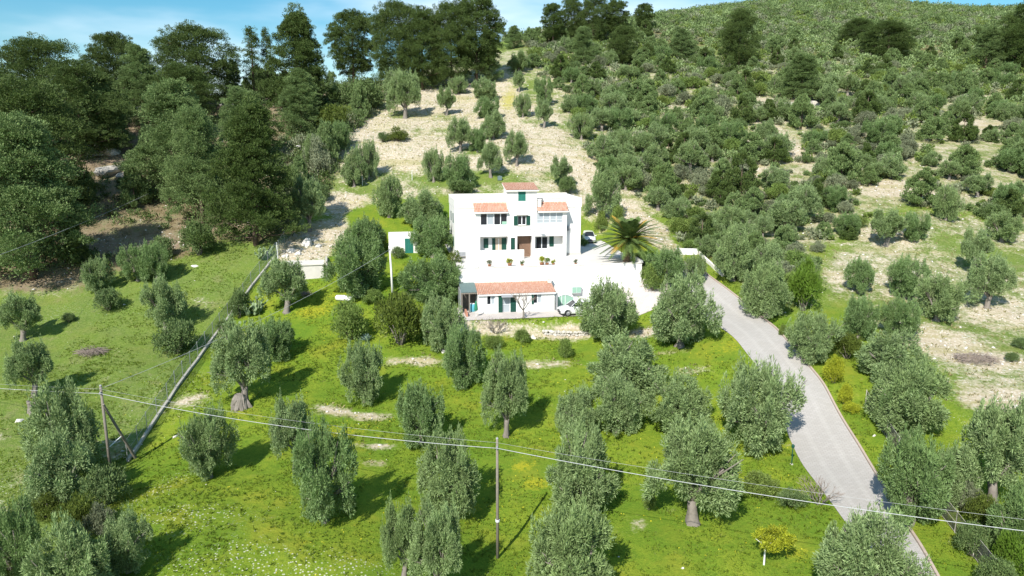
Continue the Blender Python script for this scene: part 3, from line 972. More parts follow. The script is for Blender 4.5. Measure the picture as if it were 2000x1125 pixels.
mb = MB(); mb.box(3.0, 3.42, -9.2, -8.8, -2.1, -1.6); mb.box(2.95, 3.47, -9.25, -8.75, -1.6, -1.52); mb.build('chimney', M['whiteold'], an)
# gate between the annex and the wall
gt = tag(local_root('metal_gate', 0, 0, 0), 'pale green arched metal gate beside the annex', 'gate')
mb = MB()
gs0, gs1 = 3.95, 6.25
for i in range(24):
    a = gs0 + (gs1 - gs0) * i / 24
    k = (i + .5) / 24
    top = -4.05 + .42 * math.sin(PI * k)
    mb.box(a, a + (gs1 - gs0) / 24 - .004, -9.42, -9.39, Y0 + .05, top)
mb.build('gate_leaf', M['mint'], gt)
mb = MB()
pts = [(gs0 + (gs1 - gs0) * k / 14, -9.44, -4.02 + .42 * math.sin(PI * k / 14)) for k in range(15)]
mb.tube(pts, .045, 6)
for a in (gs0, gs0 + .75, (gs0 + gs1) / 2 + .05, gs1):
    k = (a - gs0) / (gs1 - gs0)
    mb.tube([(a, -9.44, Y0 - .05), (a, -9.44, -4.02 + .42 * math.sin(PI * min(1, k)))], .04, 6)
mb.build('gate_frame', M['frame'], gt)
mb = MB(); mb.box(3.52, 3.74, -11.35, -11.1, Y0 - .2, -2.95); mb.build('gate_post', M['grey'], gt)
# steel tank / box behind the tree
sb = tag(local_root('meter_cabinet', 6.75, -8.62, -3.6), 'pale metal cabinet with a mint door on the white retaining wall above the gate', 'cabinet')
mb = MB(); mb.box(-.6, .6, -.22, .29, 0, .8); mb.box(-.64, .64, -.26, .29, .8, .86); mb.build('box', M['frame'], sb)
mb = MB(); mb.box(-.56, -.02, -.24, -.221, .06, .74); mb.box(.02, .56, -.24, -.221, .06, .74); mb.build('door', M['mint'], sb)
# carport
cpo = tag(local_root('carport', 0, 0, 0), 'lean to carport with a faded green sheet roof at the end of the annex', 'carport')
mb = MB()
n = 22
for i in range(n):
    a, b = -8.0 + i * 1.9 / n, -8.0 + (i + 1) * 1.9 / n
    h = .03 * (i % 2)
    mb.hexa([(a, -11.0, -2.62 + h), (b, -11.0, -2.62 + h), (b, -8.35, -1.95 + h), (a, -8.35, -1.95 + h), (a, -11.0, -2.58 + h), (b, -11.0, -2.58 + h), (b, -8.35, -1.91 + h), (a, -8.35, -1.91 + h)])
mb.build('roof', M['roofgreen'], cpo)
for a in (-7.9, -7.0):
    mb = MB(); mb.box(a - .07, a + .07, -10.95, -10.8, Y0 - .3, -2.62); mb.build('post', M['wood'], cpo)
mb = MB(); mb.box(-8.0, -6.1, -10.98, -10.84, -2.78, -2.64); mb.build('beam', M['wood'], cpo)
mb = MB(); mb.box(-8.1, -8.0, -10.8, -8.35, Y0 - .3, -2.4); mb.build('side_wall', M['grey'], cpo)
mb = MB(); mb.box(-8.0, -6.02, -8.6, -8.4, Y0 - .3, -2.2); mb.build('shade_panel', M['wood'], cpo)  # dark panel added in place of the shade inside the carport
bb = tag(local_root('water_barrel', -6.55, -10.2, Y0), 'pale blue plastic barrel under the carport', 'barrel')
mb = MB(); mb.lathe([(.28, 0), (.34, .1), (.36, .5), (.34, .9), (.28, 1.0)], n=16); mb.build('drum', M['blueplastic'], bb, True)
mb = MB(); mb.lathe([(.30, 1.0), (.30, 1.05), (.1, 1.08)], n=16); mb.build('lid', M['frame'], bb, True)
rp = MB(); rp.box(-7.6, -7.4, -12.9, -10.9, Y0 - .3, Y0 + .55)
rpo = rp.build('low_brick_wall', M['red']); rpo.location = L(0, 0, 0); rpo.rotation_euler = (0, 0, TH)
tag(rpo, 'low reddish wall running forward from the carport', 'wall')
# folded parasol
pz = tag(local_root('parasol', -6.45, -13.0, Y0 - .1), 'folded green parasol standing on the yard paving', 'parasol')
mb = MB(); mb.lathe([(.22, 0), (.22, .07), (.05, .1)]); mb.build('base', M['conc'], pz)
mb = MB(); mb.tube([(0, 0, .1), (0, 0, 2.1)], .025, 8); mb.build('pole', M['frame'], pz)
mb = MB(); mb.lathe([(.20, .95), (.22, 1.15), (.15, 1.6), (.09, 1.95), (.02, 2.1)], n=10); mb.build('canopy', M['fabgreen'], pz)

# white shed with a green door
sh = tag(empty('shed', L(-14.4, 6.9, -.45), R(9.5)), 'small white shed with a teal green door among olive trees', 'shed')
mb = MB()
mb.box(-2.0, 2.0, 0, .2, -1.2, 2.75); mb.box(-2.0, -1.8, .2, 3, -1.2, 2.75); mb.box(1.8, 2.0, .2, 3, -1.2, 2.75); mb.box(-1.8, 1.8, 2.8, 3, -1.2, 2.75)
mb.build('wall', M['white'], sh)
MB().box(-1.8, 1.8, .2, 2.8, 2.2, 2.35).build('roof', M['whiteold'], sh)
shutter(sh, .25, .80, -.01, 0, 2.15, M['teal'], 'door')
shutter(sh, .81, 1.36, -.01, 0, 2.15, M['teal'], 'door')
mb = MB()
for a in (-1.9, -.6, .7, 1.7):
    MB().box(a, a + .25, .02, .18, 2.752, 2.95).build('parapet_block', M['whiteold'], sh)

# ------------------------------------------------------------------ cars
def car(name, label, loc, rz, group=None):
    root = tag(empty(name, loc, rz), label, 'car', group)
    # stations along the length: x, z low, z sill/top of body, half width
    prof = [(-2.12, .42, .62, .66), (-2.06, .30, .78, .80), (-1.75, .24, .90, .88), (-1.30, .22, .97, .91), (-.95, .20, 1.02, .92), (-.2, .20, 1.04, .93), (.6, .20, 1.06, .93),
            (1.4, .22, 1.08, .92), (1.85, .28, 1.08, .89), (2.08, .36, 1.02, .84), (2.13, .45, .90, .78)]
    V, Fc = [], []
    for x_, a, b, w_ in prof:
        V += [(x_, -w_ * .93, a), (x_, -w_, a + .18), (x_, -w_, b - .18), (x_, -w_ * .90, b), (x_, 0, b + .035),
              (x_, w_ * .90, b), (x_, w_, b - .18), (x_, w_, a + .18), (x_, w_ * .93, a)]
    n = 9
    for i in range(len(prof) - 1):
        for k in range(n):
            Fc.append((i * n + k, i * n + (k + 1) % n, (i + 1) * n + (k + 1) % n, (i + 1) * n + k))
    mb = MB(); mb.add(V, Fc); mb.add(V[:9], [tuple(range(8, -1, -1))]); mb.add(V[-9:], [tuple(range(9))])
    b_ = mb.build('body', M['car'], root, True)
    # greenhouse and roof
    base = [(-1.0, .80), (-.25, .82), (.85, .82), (1.95, .76)]
    top = [(-.18, .60), (.15, .64), (.95, .64), (1.62, .58)]
    V, Fc = [], []
    for (x0, w0), (x1, w1) in zip(base, top):
        V += [(x0, -w0, 1.02), (x1, -w1, 1.56), (x1, w1, 1.56), (x0, w0, 1.02)]
    for i in range(3):
        for k in (0, 2):
            Fc.append((i * 4 + k, i * 4 + k + 1, (i + 1) * 4 + k + 1, (i + 1) * 4 + k))
    mb = MB(); mb.add(V, Fc + [(0, 3, 2, 1), (12, 13, 14, 15)]); mb.build('window', M['glass'], root)
    V = []
    for (x1, w1) in [(-.30, .60)] + top[1:3] + [(1.78, .60)]:
        V += [(x1, -w1 - .03, 1.52), (x1, -w1 * .9, 1.60), (x1, 0, 1.63), (x1, w1 * .9, 1.60), (x1, w1 + .03, 1.52)]
    Fc = [(i * 5 + k, i * 5 + k + 1, (i + 1) * 5 + k + 1, (i + 1) * 5 + k) for i in range(3) for k in range(4)]
    mb = MB(); mb.add(V, Fc)
    for sg in (-1, 1):
        for (x0, w0), (x1, w1) in ((base[0], (-.28, .62)), ((.28, .82), (.38, .645)), ((1.28, .82), (1.22, .64)), (base[3], (1.76, .60))):
            mb.tube([(x0, sg * (w0 + .005), 1.0), (x1, sg * (w1 + .01), 1.56)], .035, 5)
    mb.build('roof', M['car'], root, True)
    for x_ in (-1.32, 1.32):
        for sg in (-1, 1):
            q = MB()
            ring = [(.24, -.11), (.33, -.11), (.345, -.06), (.345, .06), (.33, .11), (.24, .11)]
            vs, fs = [], []
            for r_, y_ in ring:
                for k in range(18):
                    a = 2 * PI * k / 18
                    vs.append((x_ + r_ * math.cos(a), sg * .84 + y_, .345 + r_ * math.sin(a)))
            for i in range(5):
                for k in range(18): fs.append((i * 18 + k, i * 18 + (k + 1) % 18, (i + 1) * 18 + (k + 1) % 18, (i + 1) * 18 + k))
            q.add(vs, fs)
            wh = q.build('wheel', M['blackrubber'], root, True)
            q = MB()
            for k in range(7):
                a = 2 * PI * k / 7
                q.tube([(x_, sg * .93, .345), (x_ + .22 * math.cos(a), sg * .93, .345 + .22 * math.sin(a))], .035, 5)
            vs = []
            for r_ in (.21, .25):
                for y_ in (.0, .1):
                    for k in range(18):
                        a = 2 * PI * k / 18
                        vs.append((x_ + r_ * math.cos(a), sg * (.84 + y_), .345 + r_ * math.sin(a)))
            fs = []
            for g_ in ((0, 1), (1, 3), (3, 2)):
                for k in range(18): fs.append((g_[0] * 18 + k, g_[0] * 18 + (k + 1) % 18, g_[1] * 18 + (k + 1) % 18, g_[1] * 18 + k))
            q.add(vs, fs); q.build('rim', M['grey'], wh)
            ar = MB()
            pts = [(x_ + .42 * math.cos(PI * k / 10), sg * .925, .345 + .42 * math.sin(PI * k / 10)) for k in range(11)]
            ar.tube(pts, .035, 5); ar.build('wheel_arch', M['blackrubber'], root)
    for sg in (-1, 1):
        mb = MB(); mb.hexa([(-2.09, sg * .45, .66), (-2.09, sg * .70, .66), (-1.78, sg * .86, .70), (-1.78, sg * .55, .72), (-2.06, sg * .45, .79), (-2.06, sg * .70, .79), (-1.74, sg * .87, .86), (-1.74, sg * .55, .91)])
        mb.build('headlight', M['glasspale'], root)
        mb = MB(); mb.box(-.72, -.55, sg * .98 - .10, sg * .98 + .10, 1.03, 1.16); mb.build('mirror', M['car'], root)
        mb = MB(); mb.box(2.0, 2.11, sg * .68 - .12, sg * .68 + .12, .75, .98); mb.build('tail_light', M['red'], root)
    mb = MB(); mb.box(-2.16, -2.04, -.42, .42, .36, .52); mb.box(-2.13, -2.03, -.36, .36, .60, .70); mb.build('grille', M['blackrubber'], root)
    mb = MB(); mb.box(-1.9, 1.95, -.86, .86, .16, .30); mb.build('underbody', M['blackrubber'], root)
    return root

p = L(5.45, -13.55, 0)
car('parked_car', 'white compact car parked in the yard beside the annex gate', (p[0], p[1], float(H(p[0], p[1])[0]) + .05), TH + R(6))
p = L(14.5, 13.6, V0)
car('parked_car', 'white car parked on the gravel behind the villa', (p[0], p[1], p[2]), TH + R(80))

# ------------------------------------------------------------------ pots, stones and small things on the terrace
def plant_leaves(rng, n, rad, h, ln, z0):
    p = rng.normal(0, 1, (n, 3)); p /= np.linalg.norm(p, axis=1)[:, None]
    p *= rng.uniform(.3, 1, (n, 1)) ** .5 * np.array([rad, rad, h / 2]); p[:, 2] += z0 + h / 2
    return p

# ------------------------------------------------------------------ plants: one of each kind, then copies
def unit(a):
    return a / (np.linalg.norm(a, axis=-1, keepdims=True) + 1e-9)

def leaves(rng, P, D, ln, wd):
    """pointed leaf sprays: P start points, D directions"""
    n = len(P)
    D = unit(D)
    side = unit(np.cross(D, rng.normal(0, 1, (n, 3))))
    l_ = ln * rng.uniform(.65, 1.35, (n, 1))
    w_ = wd * rng.uniform(.7, 1.3, (n, 1))
    V = np.stack([P, P + D * l_ * .5 + side * w_ * .5, P + D * l_, P + D * l_ * .5 - side * w_ * .5], 1).reshape(-1, 3)
    return V, np.arange(4 * n).reshape(n, 4)

def sph(rng, n):
    return unit(rng.normal(0, 1, (n, 3)))

class Crown:
    def __init__(s):
        s.V, s.F, s.n = [], [], 0
    def add(s, VF):
        s.V.append(VF[0]); s.F.append(VF[1] + s.n); s.n += len(VF[0])
    def mesh(s, name, m):
        return np_mesh(name, np.concatenate(s.V), np.concatenate(s.F), m)

def clumps(rng, crown, cen, rad, n, ln, wd, up=.5, out=.8, jit=.7, axis_=None):
    """leaf sprays filling small ellipsoids cen (k,3) of radii rad (k,3)"""
    k = len(cen)
    i = rng.integers(0, k, n)
    d = sph(rng, n)
    r = rng.uniform(.25, 1, (n, 1)) ** .45
    P = cen[i] + d * rad[i] * r
    D = d * out + np.array([0, 0, up]) + rng.normal(0, jit, (n, 3)) * .6
    if axis_ is not None:
        D = D + axis_[i]
    crown.add(leaves(rng, P, D, ln, wd))

def olive_proto(seed, lobes, material, trunk_h=1.3, trunk_r=.28, lean=(0, 0), n=30000, drop=.6):
    """about 5 m wide and 5.5 m high"""
    rng = np.random.default_rng(seed)
    rnd = random.Random(seed)
    cr = Crown()
    cen, rad = [], []
    lobes = [(cx, cy, cz - drop, r, rz) for (cx, cy, cz, r, rz) in lobes]
    for (cx, cy, cz, r, rz) in lobes:
        k = int(16 * r * r + 8)
        d = sph(rng, k)
        d[:, 2] = np.where(d[:, 2] < -.8, -d[:, 2] * .6, d[:, 2])
        q = rng.uniform(.55, 1.0, (k, 1))
        cen.append(np.array([cx, cy, cz]) + unit(d) * q * np.array([r, r, rz]))
        rad.append(np.stack([rng.uniform(.18, .40, k)] * 2 + [rng.uniform(.24, .55, k)], -1))
    cen, rad = np.concatenate(cen), np.concatenate(rad)
    cen[:, 2] = np.maximum(cen[:, 2], (.3 if drop > .5 else .6) + rng.uniform(0, .5, len(cen)))
    outw = unit(cen - np.array([lean[0] * .5, lean[1] * .5, 2.8])) * .5
    clumps(rng, cr, cen, rad, n, .205, .056, up=.45, out=.8, axis_=outw)
    # upright shoots on top
    k = 60
    top = cen[np.argsort(-cen[:, 2] + rng.normal(0, .6, len(cen)))[:k]]
    hh = rng.uniform(.3, .75, k)
    rr = np.stack([np.full(k, .09), np.full(k, .09), hh * .6], -1)
    clumps(rng, cr, top + np.stack([rng.normal(0, .12, k), rng.normal(0, .12, k), .35 + hh * .5], -1), rr, k * 22, .22, .05, up=1.2, out=.35)
    crown = cr.mesh('olive_crown', material)
    mb = MB()
    rs = trunk_r
    fork = Vector((lean[0] * .35, lean[1] * .35, trunk_h))
    mb.tube([(0, 0, -.5), (0, 0, .0), (lean[0] * .05, lean[1] * .05, .22), (lean[0] * .2, lean[1] * .2, trunk_h * .6), fork], [rs * 1.8, rs * 1.45, rs * 1.12, rs * .9, rs * .95], 9, jit=.32, rng=rnd)
    for (cx, cy, cz, r, rz) in lobes[::2]:
        e = Vector((cx, cy, cz + rz * .2))
        m1 = fork.lerp(e, .5) + Vector((rnd.uniform(-.2, .2), rnd.uniform(-.2, .2), .1))
        mb.tube([fork - Vector((0, 0, .15)), fork.lerp(m1, .5) + Vector((rnd.uniform(-.1, .1), rnd.uniform(-.1, .1), 0)), m1, e], [rs * .62, rs * .45, rs * .32, .04], 6, jit=.15, rng=rnd)
        for _ in range(3):
            q = e + Vector((rnd.uniform(-1, 1) * r, rnd.uniform(-1, 1) * r, rnd.uniform(-.1, .9) * rz))
            mb.tube([m1, m1.lerp(q, .6), q], [.07, .045, .012], 4)
    return mb.mesh('olive_trunk', M['bark'], True), crown

def make_lobes(seed, nl=12, low=-.7, flat=1.0):
    r2 = random.Random(seed)
    out = [(r2.uniform(-.3, .3), r2.uniform(-.3, .3), 2.5, 1.15, 1.2)]
    for k in range(nl):
        z = 1 - (k + .5) / nl * (1 - low)
        a = k * 2.399963 + r2.uniform(-.35, .35)
        q = math.sqrt(max(0, 1 - z * z))
        f = r2.uniform(.68, 1.18)
        r = r2.choice((.5, .65, .8, .9, 1.0))
        out.append((math.cos(a) * q * 1.85 * f, math.sin(a) * q * 1.85 * f * flat, 2.7 + z * 1.75 * f, r, r * r2.uniform(1.0, 1.35)))
    if r2.random() < .6:
        out.pop(r2.randrange(nl // 2, nl))
    return out
LOB = [make_lobes(900 + k, (13, 10, 12, 14, 9, 13, 11, 15)[k], (-.95, -.4, -.8, -.95, -.35, -.9, -.5, -.97)[k], (1, .8, .9, 1, .75, 1.1, .9, 1)[k]) for k in range(8)]
LEAN = [(0, 0), (.4, 0), (-.3, 0), (0, 0), (.7, .1), (0, 0), (-.4, .1), (.3, 0)]
OL = [olive_proto(11 + i, LOB[i], M['olivegreen'] if i in (2, 5) else M['olive'], lean=LEAN[i], trunk_h=1.25 if i in (1, 4, 6) else .8, drop=.1 if i in (1, 4, 6) else .8) for i in range(8)]

def pine_proto(seed, h, wd, shape, material, n=105000, bare=.06, pads=95):
    rng = np.random.default_rng(seed)
    rnd = random.Random(seed)
    cr = Crown()
    mb = MB()
    lean = (rnd.uniform(-.5, .5), rnd.uniform(-.5, .5))
    def axis_at(q):
        return Vector((lean[0] * q * q, lean[1] * q * q, h * q))
    mb.tube([axis_at(q) - Vector((0, 0, .6 * (q == 0))) for q in (0, .15, .35, .6, .8, .96)], [h * .022, h * .018, h * .015, h * .010, h * .006, .03], 8, jit=.1, rng=rnd)
    cen, rad, out = [], [], []
    for k in range(pads):
        q = bare + (1 - bare) * ((k + rnd.random()) / pads) ** .9
        g = (q - bare) / (1 - bare)
        if shape == 'dome':
            prof = (1 - max(0, (g - .35) / .65) ** 2.2) ** .5 * (0.62 + .38 * min(1, g / .35))
        elif shape == 'cone':
            prof = (1 - g) ** .75 * .95 + .06
        elif shape == 'umbrella':
            prof = math.sin(PI * min(1, max(0.02, .12 + g * .80))) ** .7
        else:
            prof = .55 * (1 - g) ** .5 + .14
        lay = q
        a = rnd.uniform(0, 2 * PI)
        rr = wd / 2 * prof * (rnd.uniform(.35, 1.0) ** .35) * rnd.choice((1, 1, 1, .85, 1.14))
        c = axis_at(min(.99, lay)) + Vector((math.cos(a) * rr, math.sin(a) * rr, rnd.uniform(-.5, .5)))
        s_ = wd * rnd.uniform(.10, .175) * (1.1 if shape == 'dome' else 1)
        cen.append(c); rad.append((s_, s_, s_ * rnd.uniform(.7, 1.0))); out.append((math.cos(a) * .5, math.sin(a) * .5, .15))
        if rr > .6 and k % 4 == 0:
            st = axis_at(max(.05, min(.97, lay) - .05))
            mb.tube([st, st.lerp(c, .55) + Vector((0, 0, -.15)), c], [h * .0055, h * .004, .02], 4)
    cen, rad, out = np.array(cen), np.array(rad), np.array(out)
    # every pad is a bunch of tufts, thick above and thin below
    kk = 22
    d = sph(rng, len(cen) * kk)
    d[:, 2] = np.where(d[:, 2] < -.25, -d[:, 2], d[:, 2])
    c2 = np.repeat(cen, kk, 0) + d * np.repeat(rad, kk, 0) * rng.uniform(.5, 1.08, (len(d), 1))
    r2 = np.repeat(rad, kk, 0) * rng.uniform(.16, .30, (len(d), 1))
    clumps(rng, cr, c2, r2, n, .0215 * h ** .8, .0085 * h ** .8, up=.8, out=.7, jit=.5, axis_=np.repeat(out, kk, 0))
    # sparse inner twigs close to the stem
    ci = cen * np.array([.55, .55, .97])
    clumps(rng, cr, ci, rad * 1.1, n // 9, .036 * h ** .8, .014 * h ** .8, up=.3, out=.7)
    return mb.mesh('pine_trunk', M['pinebark'], True), cr.mesh('pine_crown', material)

PN = [pine_proto(41, 14, 10, 'dome', M['pine']), pine_proto(42, 14, 9, 'cone', M['pine'], bare=.06), pine_proto(43, 14, 9.5, 'dome', M['pine'], bare=.05, pads=110),
      pine_proto(44, 14, 9, 'umbrella', M['pine'], bare=.2), pine_proto(45, 14, 5, 'column', M['pine'], n=16000, bare=.06), pine_proto(46, 14, 10, 'cone', M['pinebright'], bare=.04, pads=110),
      pine_proto(47, 14, 9, 'cone', M['pinebright'], bare=.04)]

def young_pine_proto(seed, material, n=9000):
    """4 m high, 3 m wide"""
    rng = np.random.default_rng(seed)
    cr = Crown()
    k = 75
    g = rng.uniform(0, 1, k) ** 1.15
    a = rng.uniform(0, 2 * PI, k)
    rr = 1.5 * (1 - g ** 1.8) ** .6 * rng.uniform(.25, 1, k) ** .5 + .08
    cen = np.stack([np.cos(a) * rr, np.sin(a) * rr, .35 + g * 3.3], -1)
    rad = np.stack([.34 * (1.15 - g * .5)] * 2 + [.36 * np.ones(k)], -1) * rng.uniform(.7, 1.2, (k, 1))
    clumps(rng, cr, cen, rad, n, .24, .07, up=1.0, out=.55, jit=.5)
    mb = MB(); mb.tube([(0, 0, -.3), (0, 0, 1.5), (0, 0, 3.2)], [.10, .07, .02], 6)
    return mb.mesh('young_pine_trunk', M['pinebark'], True), cr.mesh('young_pine_crown', material)

def shrub_proto(seed, material, n=8000, ln=.19, wd=.07, lob=8, up=.4):
    """4 m wide, 3 m high, leafy to the ground; one mesh with its stems"""
    rng = np.random.default_rng(seed)
    rnd = random.Random(seed)
    cr = Crown()
    cen, rad = [], []
    mb = MB()
    for k in range(lob):
        a = 2 * PI * k / lob + rnd.uniform(-.4, .4)
        rr = rnd.uniform(.65, 1.2) if k else 0
        c = np.array([math.cos(a) * rr, math.sin(a) * rr, rnd.uniform(.5, 1.25) + (.6 if k == 0 else 0)])
        r = rnd.uniform(.75, 1.05)
        m = 22
        d = sph(rng, m); d[:, 2] = np.where(d[:, 2] < -.5, -d[:, 2], d[:, 2])
        cen.append(c + d * np.array([r, r, r * .9]) * rng.uniform(.6, 1, (m, 1)))
        rad.append(np.stack([rng.uniform(.22, .40, m)] * 3, -1))
        mb.tube([(0, 0, -.3), tuple(c * .5), tuple(c)], [.07, .05, .015], 5)
    cen, rad = np.concatenate(cen), np.concatenate(rad)
    cen[:, 2] = np.maximum(cen[:, 2], .15)
    clumps(rng, cr, cen, rad, n, ln, wd, up=up, out=.8)
    return mb.mesh('shrub_stems', M['bark'], True), cr.mesh('shrub_foliage', material)

YP = [young_pine_proto(61, M['pinebright']), young_pine_proto(62, M['pinebright']), young_pine_proto(63, M['pine'])]
SH = {k: [shrub_proto(70 + i * 3 + j, M[k2], up=u) for j in range(2)] for i, (k, k2, u) in enumerate(
    (('green', 'shrubgreen', .6), ('dark', 'shrubdark', .4), ('grey', 'shrubgrey', .4), ('brown', 'shrubbrown', .5), ('lime', 'lime', .6), ('yellow', 'yellow', .5), ('olivebrown', 'olivebrown', .6)))}

def put(name, proto, P, sx, sy, sz, rz, label, cat, group=None, parts=('trunk', 'crown')):
    r = empty(name, P, rz)
    r.scale = (sx, sy, sz)
    tag(r, label, cat, group)
    for pn, me in zip(parts, proto):
        link(bpy.data.objects.new(pn, me), r)
    return r

def put_one(name, me, P, s3, rz, label, cat, group=None):
    o = bpy.data.objects.new(name, me)
    o.location = [float(c) for c in P]; o.rotation_euler = (0, 0, rz); o.scale = s3
    link(o)
    return tag(o, label, cat, group)

def fit(P, wpx, vt, vb, hfrac=.575, bfrac=.425):
    """width and height in metres of a plant standing at P that fills wpx by (vb - vt) pixels"""
    d = depth(P)
    wd = wpx * d / F
    phi = math.atan2(-P[2], P[1])
    p = (vb - vt) * d / F
    a = wd / 2
    lo, hi = .2, 60.0
    for _ in range(40):
        h = (lo + hi) / 2
        proj = hfrac * h * math.cos(phi) + math.sqrt((bfrac * h * math.cos(phi)) ** 2 + (a * math.sin(phi)) ** 2)
        if proj < p: lo = h
        else: hi = h
    return wd, max(h, .55 * wd)

rng_pl = random.Random(5)
PLACED = []

def olive(uL, uR, vt, vb, var, label, group, ub=None, rz=None, cat='olive tree'):
    ub = (uL + uR) / 2 if ub is None else ub
    P = W(ub, vb)
    wd, h = fit(P, (uR - uL), vt, vb)
    h = max(h, .62 * wd)
    r = put('olive_tree', OL[var], P, wd / 5.25, wd / 5.25 * rng_pl.uniform(.92, 1.05), h / (5.5 if var in (1, 4, 6) else 5.0), rng_pl.uniform(0, 6.28) if rz is None and var not in (1, 4, 6) else rng_pl.uniform(-.3, .3) if rz is None else rz, label, cat, group)
    PLACED.append((P[0], P[1], wd / 2))
    return r

G1 = 'olive trees in the garden meadow below the villa'
for a in [
    (358, 460, 785, 932, 3, 'bushy olive tree leafy to the ground, second tree beyond the wire fence along the cable'),
    (520, 612, 775, 918, 4, 'small olive tree with a leaning bare trunk between two denser olives', 578),
    (576, 690, 830, 1018, 5, 'tall two lobed olive tree with a small green weed at its foot'),
    (430, 548, 632, 790, 1, 'old olive tree on a very thick grey stump with a pale broken branch', 478),
    (498, 582, 612, 702, 2, 'grey olive tree just behind the old olive with the thick stump'),
    (510, 606, 500, 610, 4, 'olive tree with a bare forked trunk between the cactus and the concrete cistern', 560),
    (640, 755, 455, 578, 5, 'big dense olive tree between the cistern and the white pole'),
    (672, 752, 415, 500, 2, 'leafy green olive tree at the edge of the pale clearing, behind a bigger olive'),
    (668, 757, 655, 785, 3, 'upright olive tree with a pale foot standing below the agave'),
    (770, 874, 735, 866, 2, 'olive with a thin side shoot and dark trunk, foot hidden by the next crown'),
    (866, 946, 632, 756, 5, 'narrow dark olive tree under the stony bank of the yard'),
    (955, 1048, 695, 853, 1, 'olive tree with a white flared trunk beyond the lone wooden pole', 988),
    (814, 946, 838, 1008, 0, 'broad round olive tree beside the lone wooden pole, crossed by the cable'),
    (745, 832, 985, 1140, 4, 'slender olive crown at the lower edge of the picture, joined to a wider olive'),
    (800, 908, 1000, 1165, 1, 'wider olive crown at the lower edge of the picture, joined to a slender olive'),
    (1026, 1212, 972, 1175, 7, 'largest grey olive tree at the lower edge of the picture, near the lone pole'),
    (1055, 1208, 825, 1010, 0, 'large olive tree crossed by the cable, behind the largest bottom edge olive'),
    (1256, 1436, 820, 1022, 6, 'large wide olive tree with a hollow grey trunk, crossed by the cable near the driveway', 1352),
    (1084, 1178, 745, 850, 7, 'low rounded olive tree, leftmost of the close cluster in the meadow'),
    (1133, 1306, 648, 765, 0, 'wide olive tree at the back of the close cluster in the meadow'),
    (1150, 1258, 718, 842, 3, 'dark olive tree in the middle of the close cluster in the meadow'),
    (1250, 1392, 715, 842, 7, 'broad olive tree at the driveway end of the close cluster in the meadow'),
    (1404, 1552, 690, 878, 3, 'tall olive tree leaning over the edge of the driveway', 1480),
    (1124, 1248, 535, 664, 7, 'big dense green olive tree hiding the back of the parked car'),
    (1260, 1394, 525, 676, 0, 'big dense green olive tree between the yard paving and the driveway'),
    (1256, 1345, 472, 562, 2, 'olive tree below the palm, at the corner of the terrace'),
    (1334, 1378, 490, 552, 3, 'small round olive tree beside the white gate wall of the driveway'),
    (788, 906, 495, 592, 5, 'wide olive tree pressed against the end of the terrace wall'),
    (824, 902, 568, 682, 3, 'bright olive tree in front of the low reddish wall of the carport'),
    (1596, 1792, 985, 1185, 7, 'olive tree at the lower edge of the picture whose shadow falls on the driveway', 1690),
    (1703, 1842, 830, 1022, 2, 'olive tree with a white painted trunk just beyond the driveway kerb', 1778),
]:
    olive(*a[:6], G1, *(a[6:] if len(a) > 6 else ()))
G2 = 'olive trees on the slope beyond the driveway'
for a in [
    (1688, 1858, 690, 838, 7, 'very wide olive tree above the yellow bushes and the netting'),
    (1665, 1802, 636, 742, 0, 'olive tree just behind the very wide olive beyond the driveway'),
    (1536, 1634, 598, 706, 3, 'dense olive tree overhanging the driveway kerb before the yellow bushes'),
    (1862, 2010, 785, 990, 6, 'large olive tree cut by the frame edge on the dry slope'),
    (1638, 1714, 568, 662, 2, 'middle sized olive tree above the dense olive at the kerb'),
    (1722, 1792, 578, 658, 5, 'small olive tree on the dry slope between two rows'),
    (1784, 1872, 524, 626, 3, 'round olive tree with a dark skirt on the dry slope'),
    (1884, 1972, 498, 602, 1, 'forked olive tree in the open dry grass, outermost of the dry slope row'),
    (1866, 1936, 443, 532, 4, 'olive tree with a leaning white dead trunk on the dry slope'),
    (1733, 1802, 498, 582, 5, 'olive tree beside the tuft of reddish dry grass'),
    (1648, 1706, 495, 572, 2, 'greyish olive tree near the lime green bush'),
    (1922, 1988, 405, 472, 3, 'dark skirted olive tree by the stony path at the picture edge'),
    (1690, 1770, 405, 480, 4, 'open olive tree with a dark trunk below the stony clearing'),
    (1446, 1548, 498, 618, 7, 'wide grey olive tree between the upper driveway and the lime green bush'),
    (1392, 1472, 438, 548, 0, 'grey olive tree just above the bend of the driveway'),
    (1820, 1875, 355, 430, 3, 'large grey olive tree in the stony clearing of the scrub hill'),
    (1755, 1812, 412, 470, 5, 'purplish grey olive tree under the stony clearing of the scrub hill'),
    (1720, 1800, 740, 842, 5, 'olive tree half hidden behind the netting beyond the driveway'),
    (1800, 1905, 860, 985, 7, 'low dark olive tree behind the netting, next to the frame edge olive'),
    (1930, 2030, 940, 1100, 2, 'olive tree in the corner of the picture behind the netting'),
]:
    olive(*a[:6], G2, *(a[6:] if len(a) > 6 else ()))
G3 = 'olive trees in the meadow beyond the wire fence'
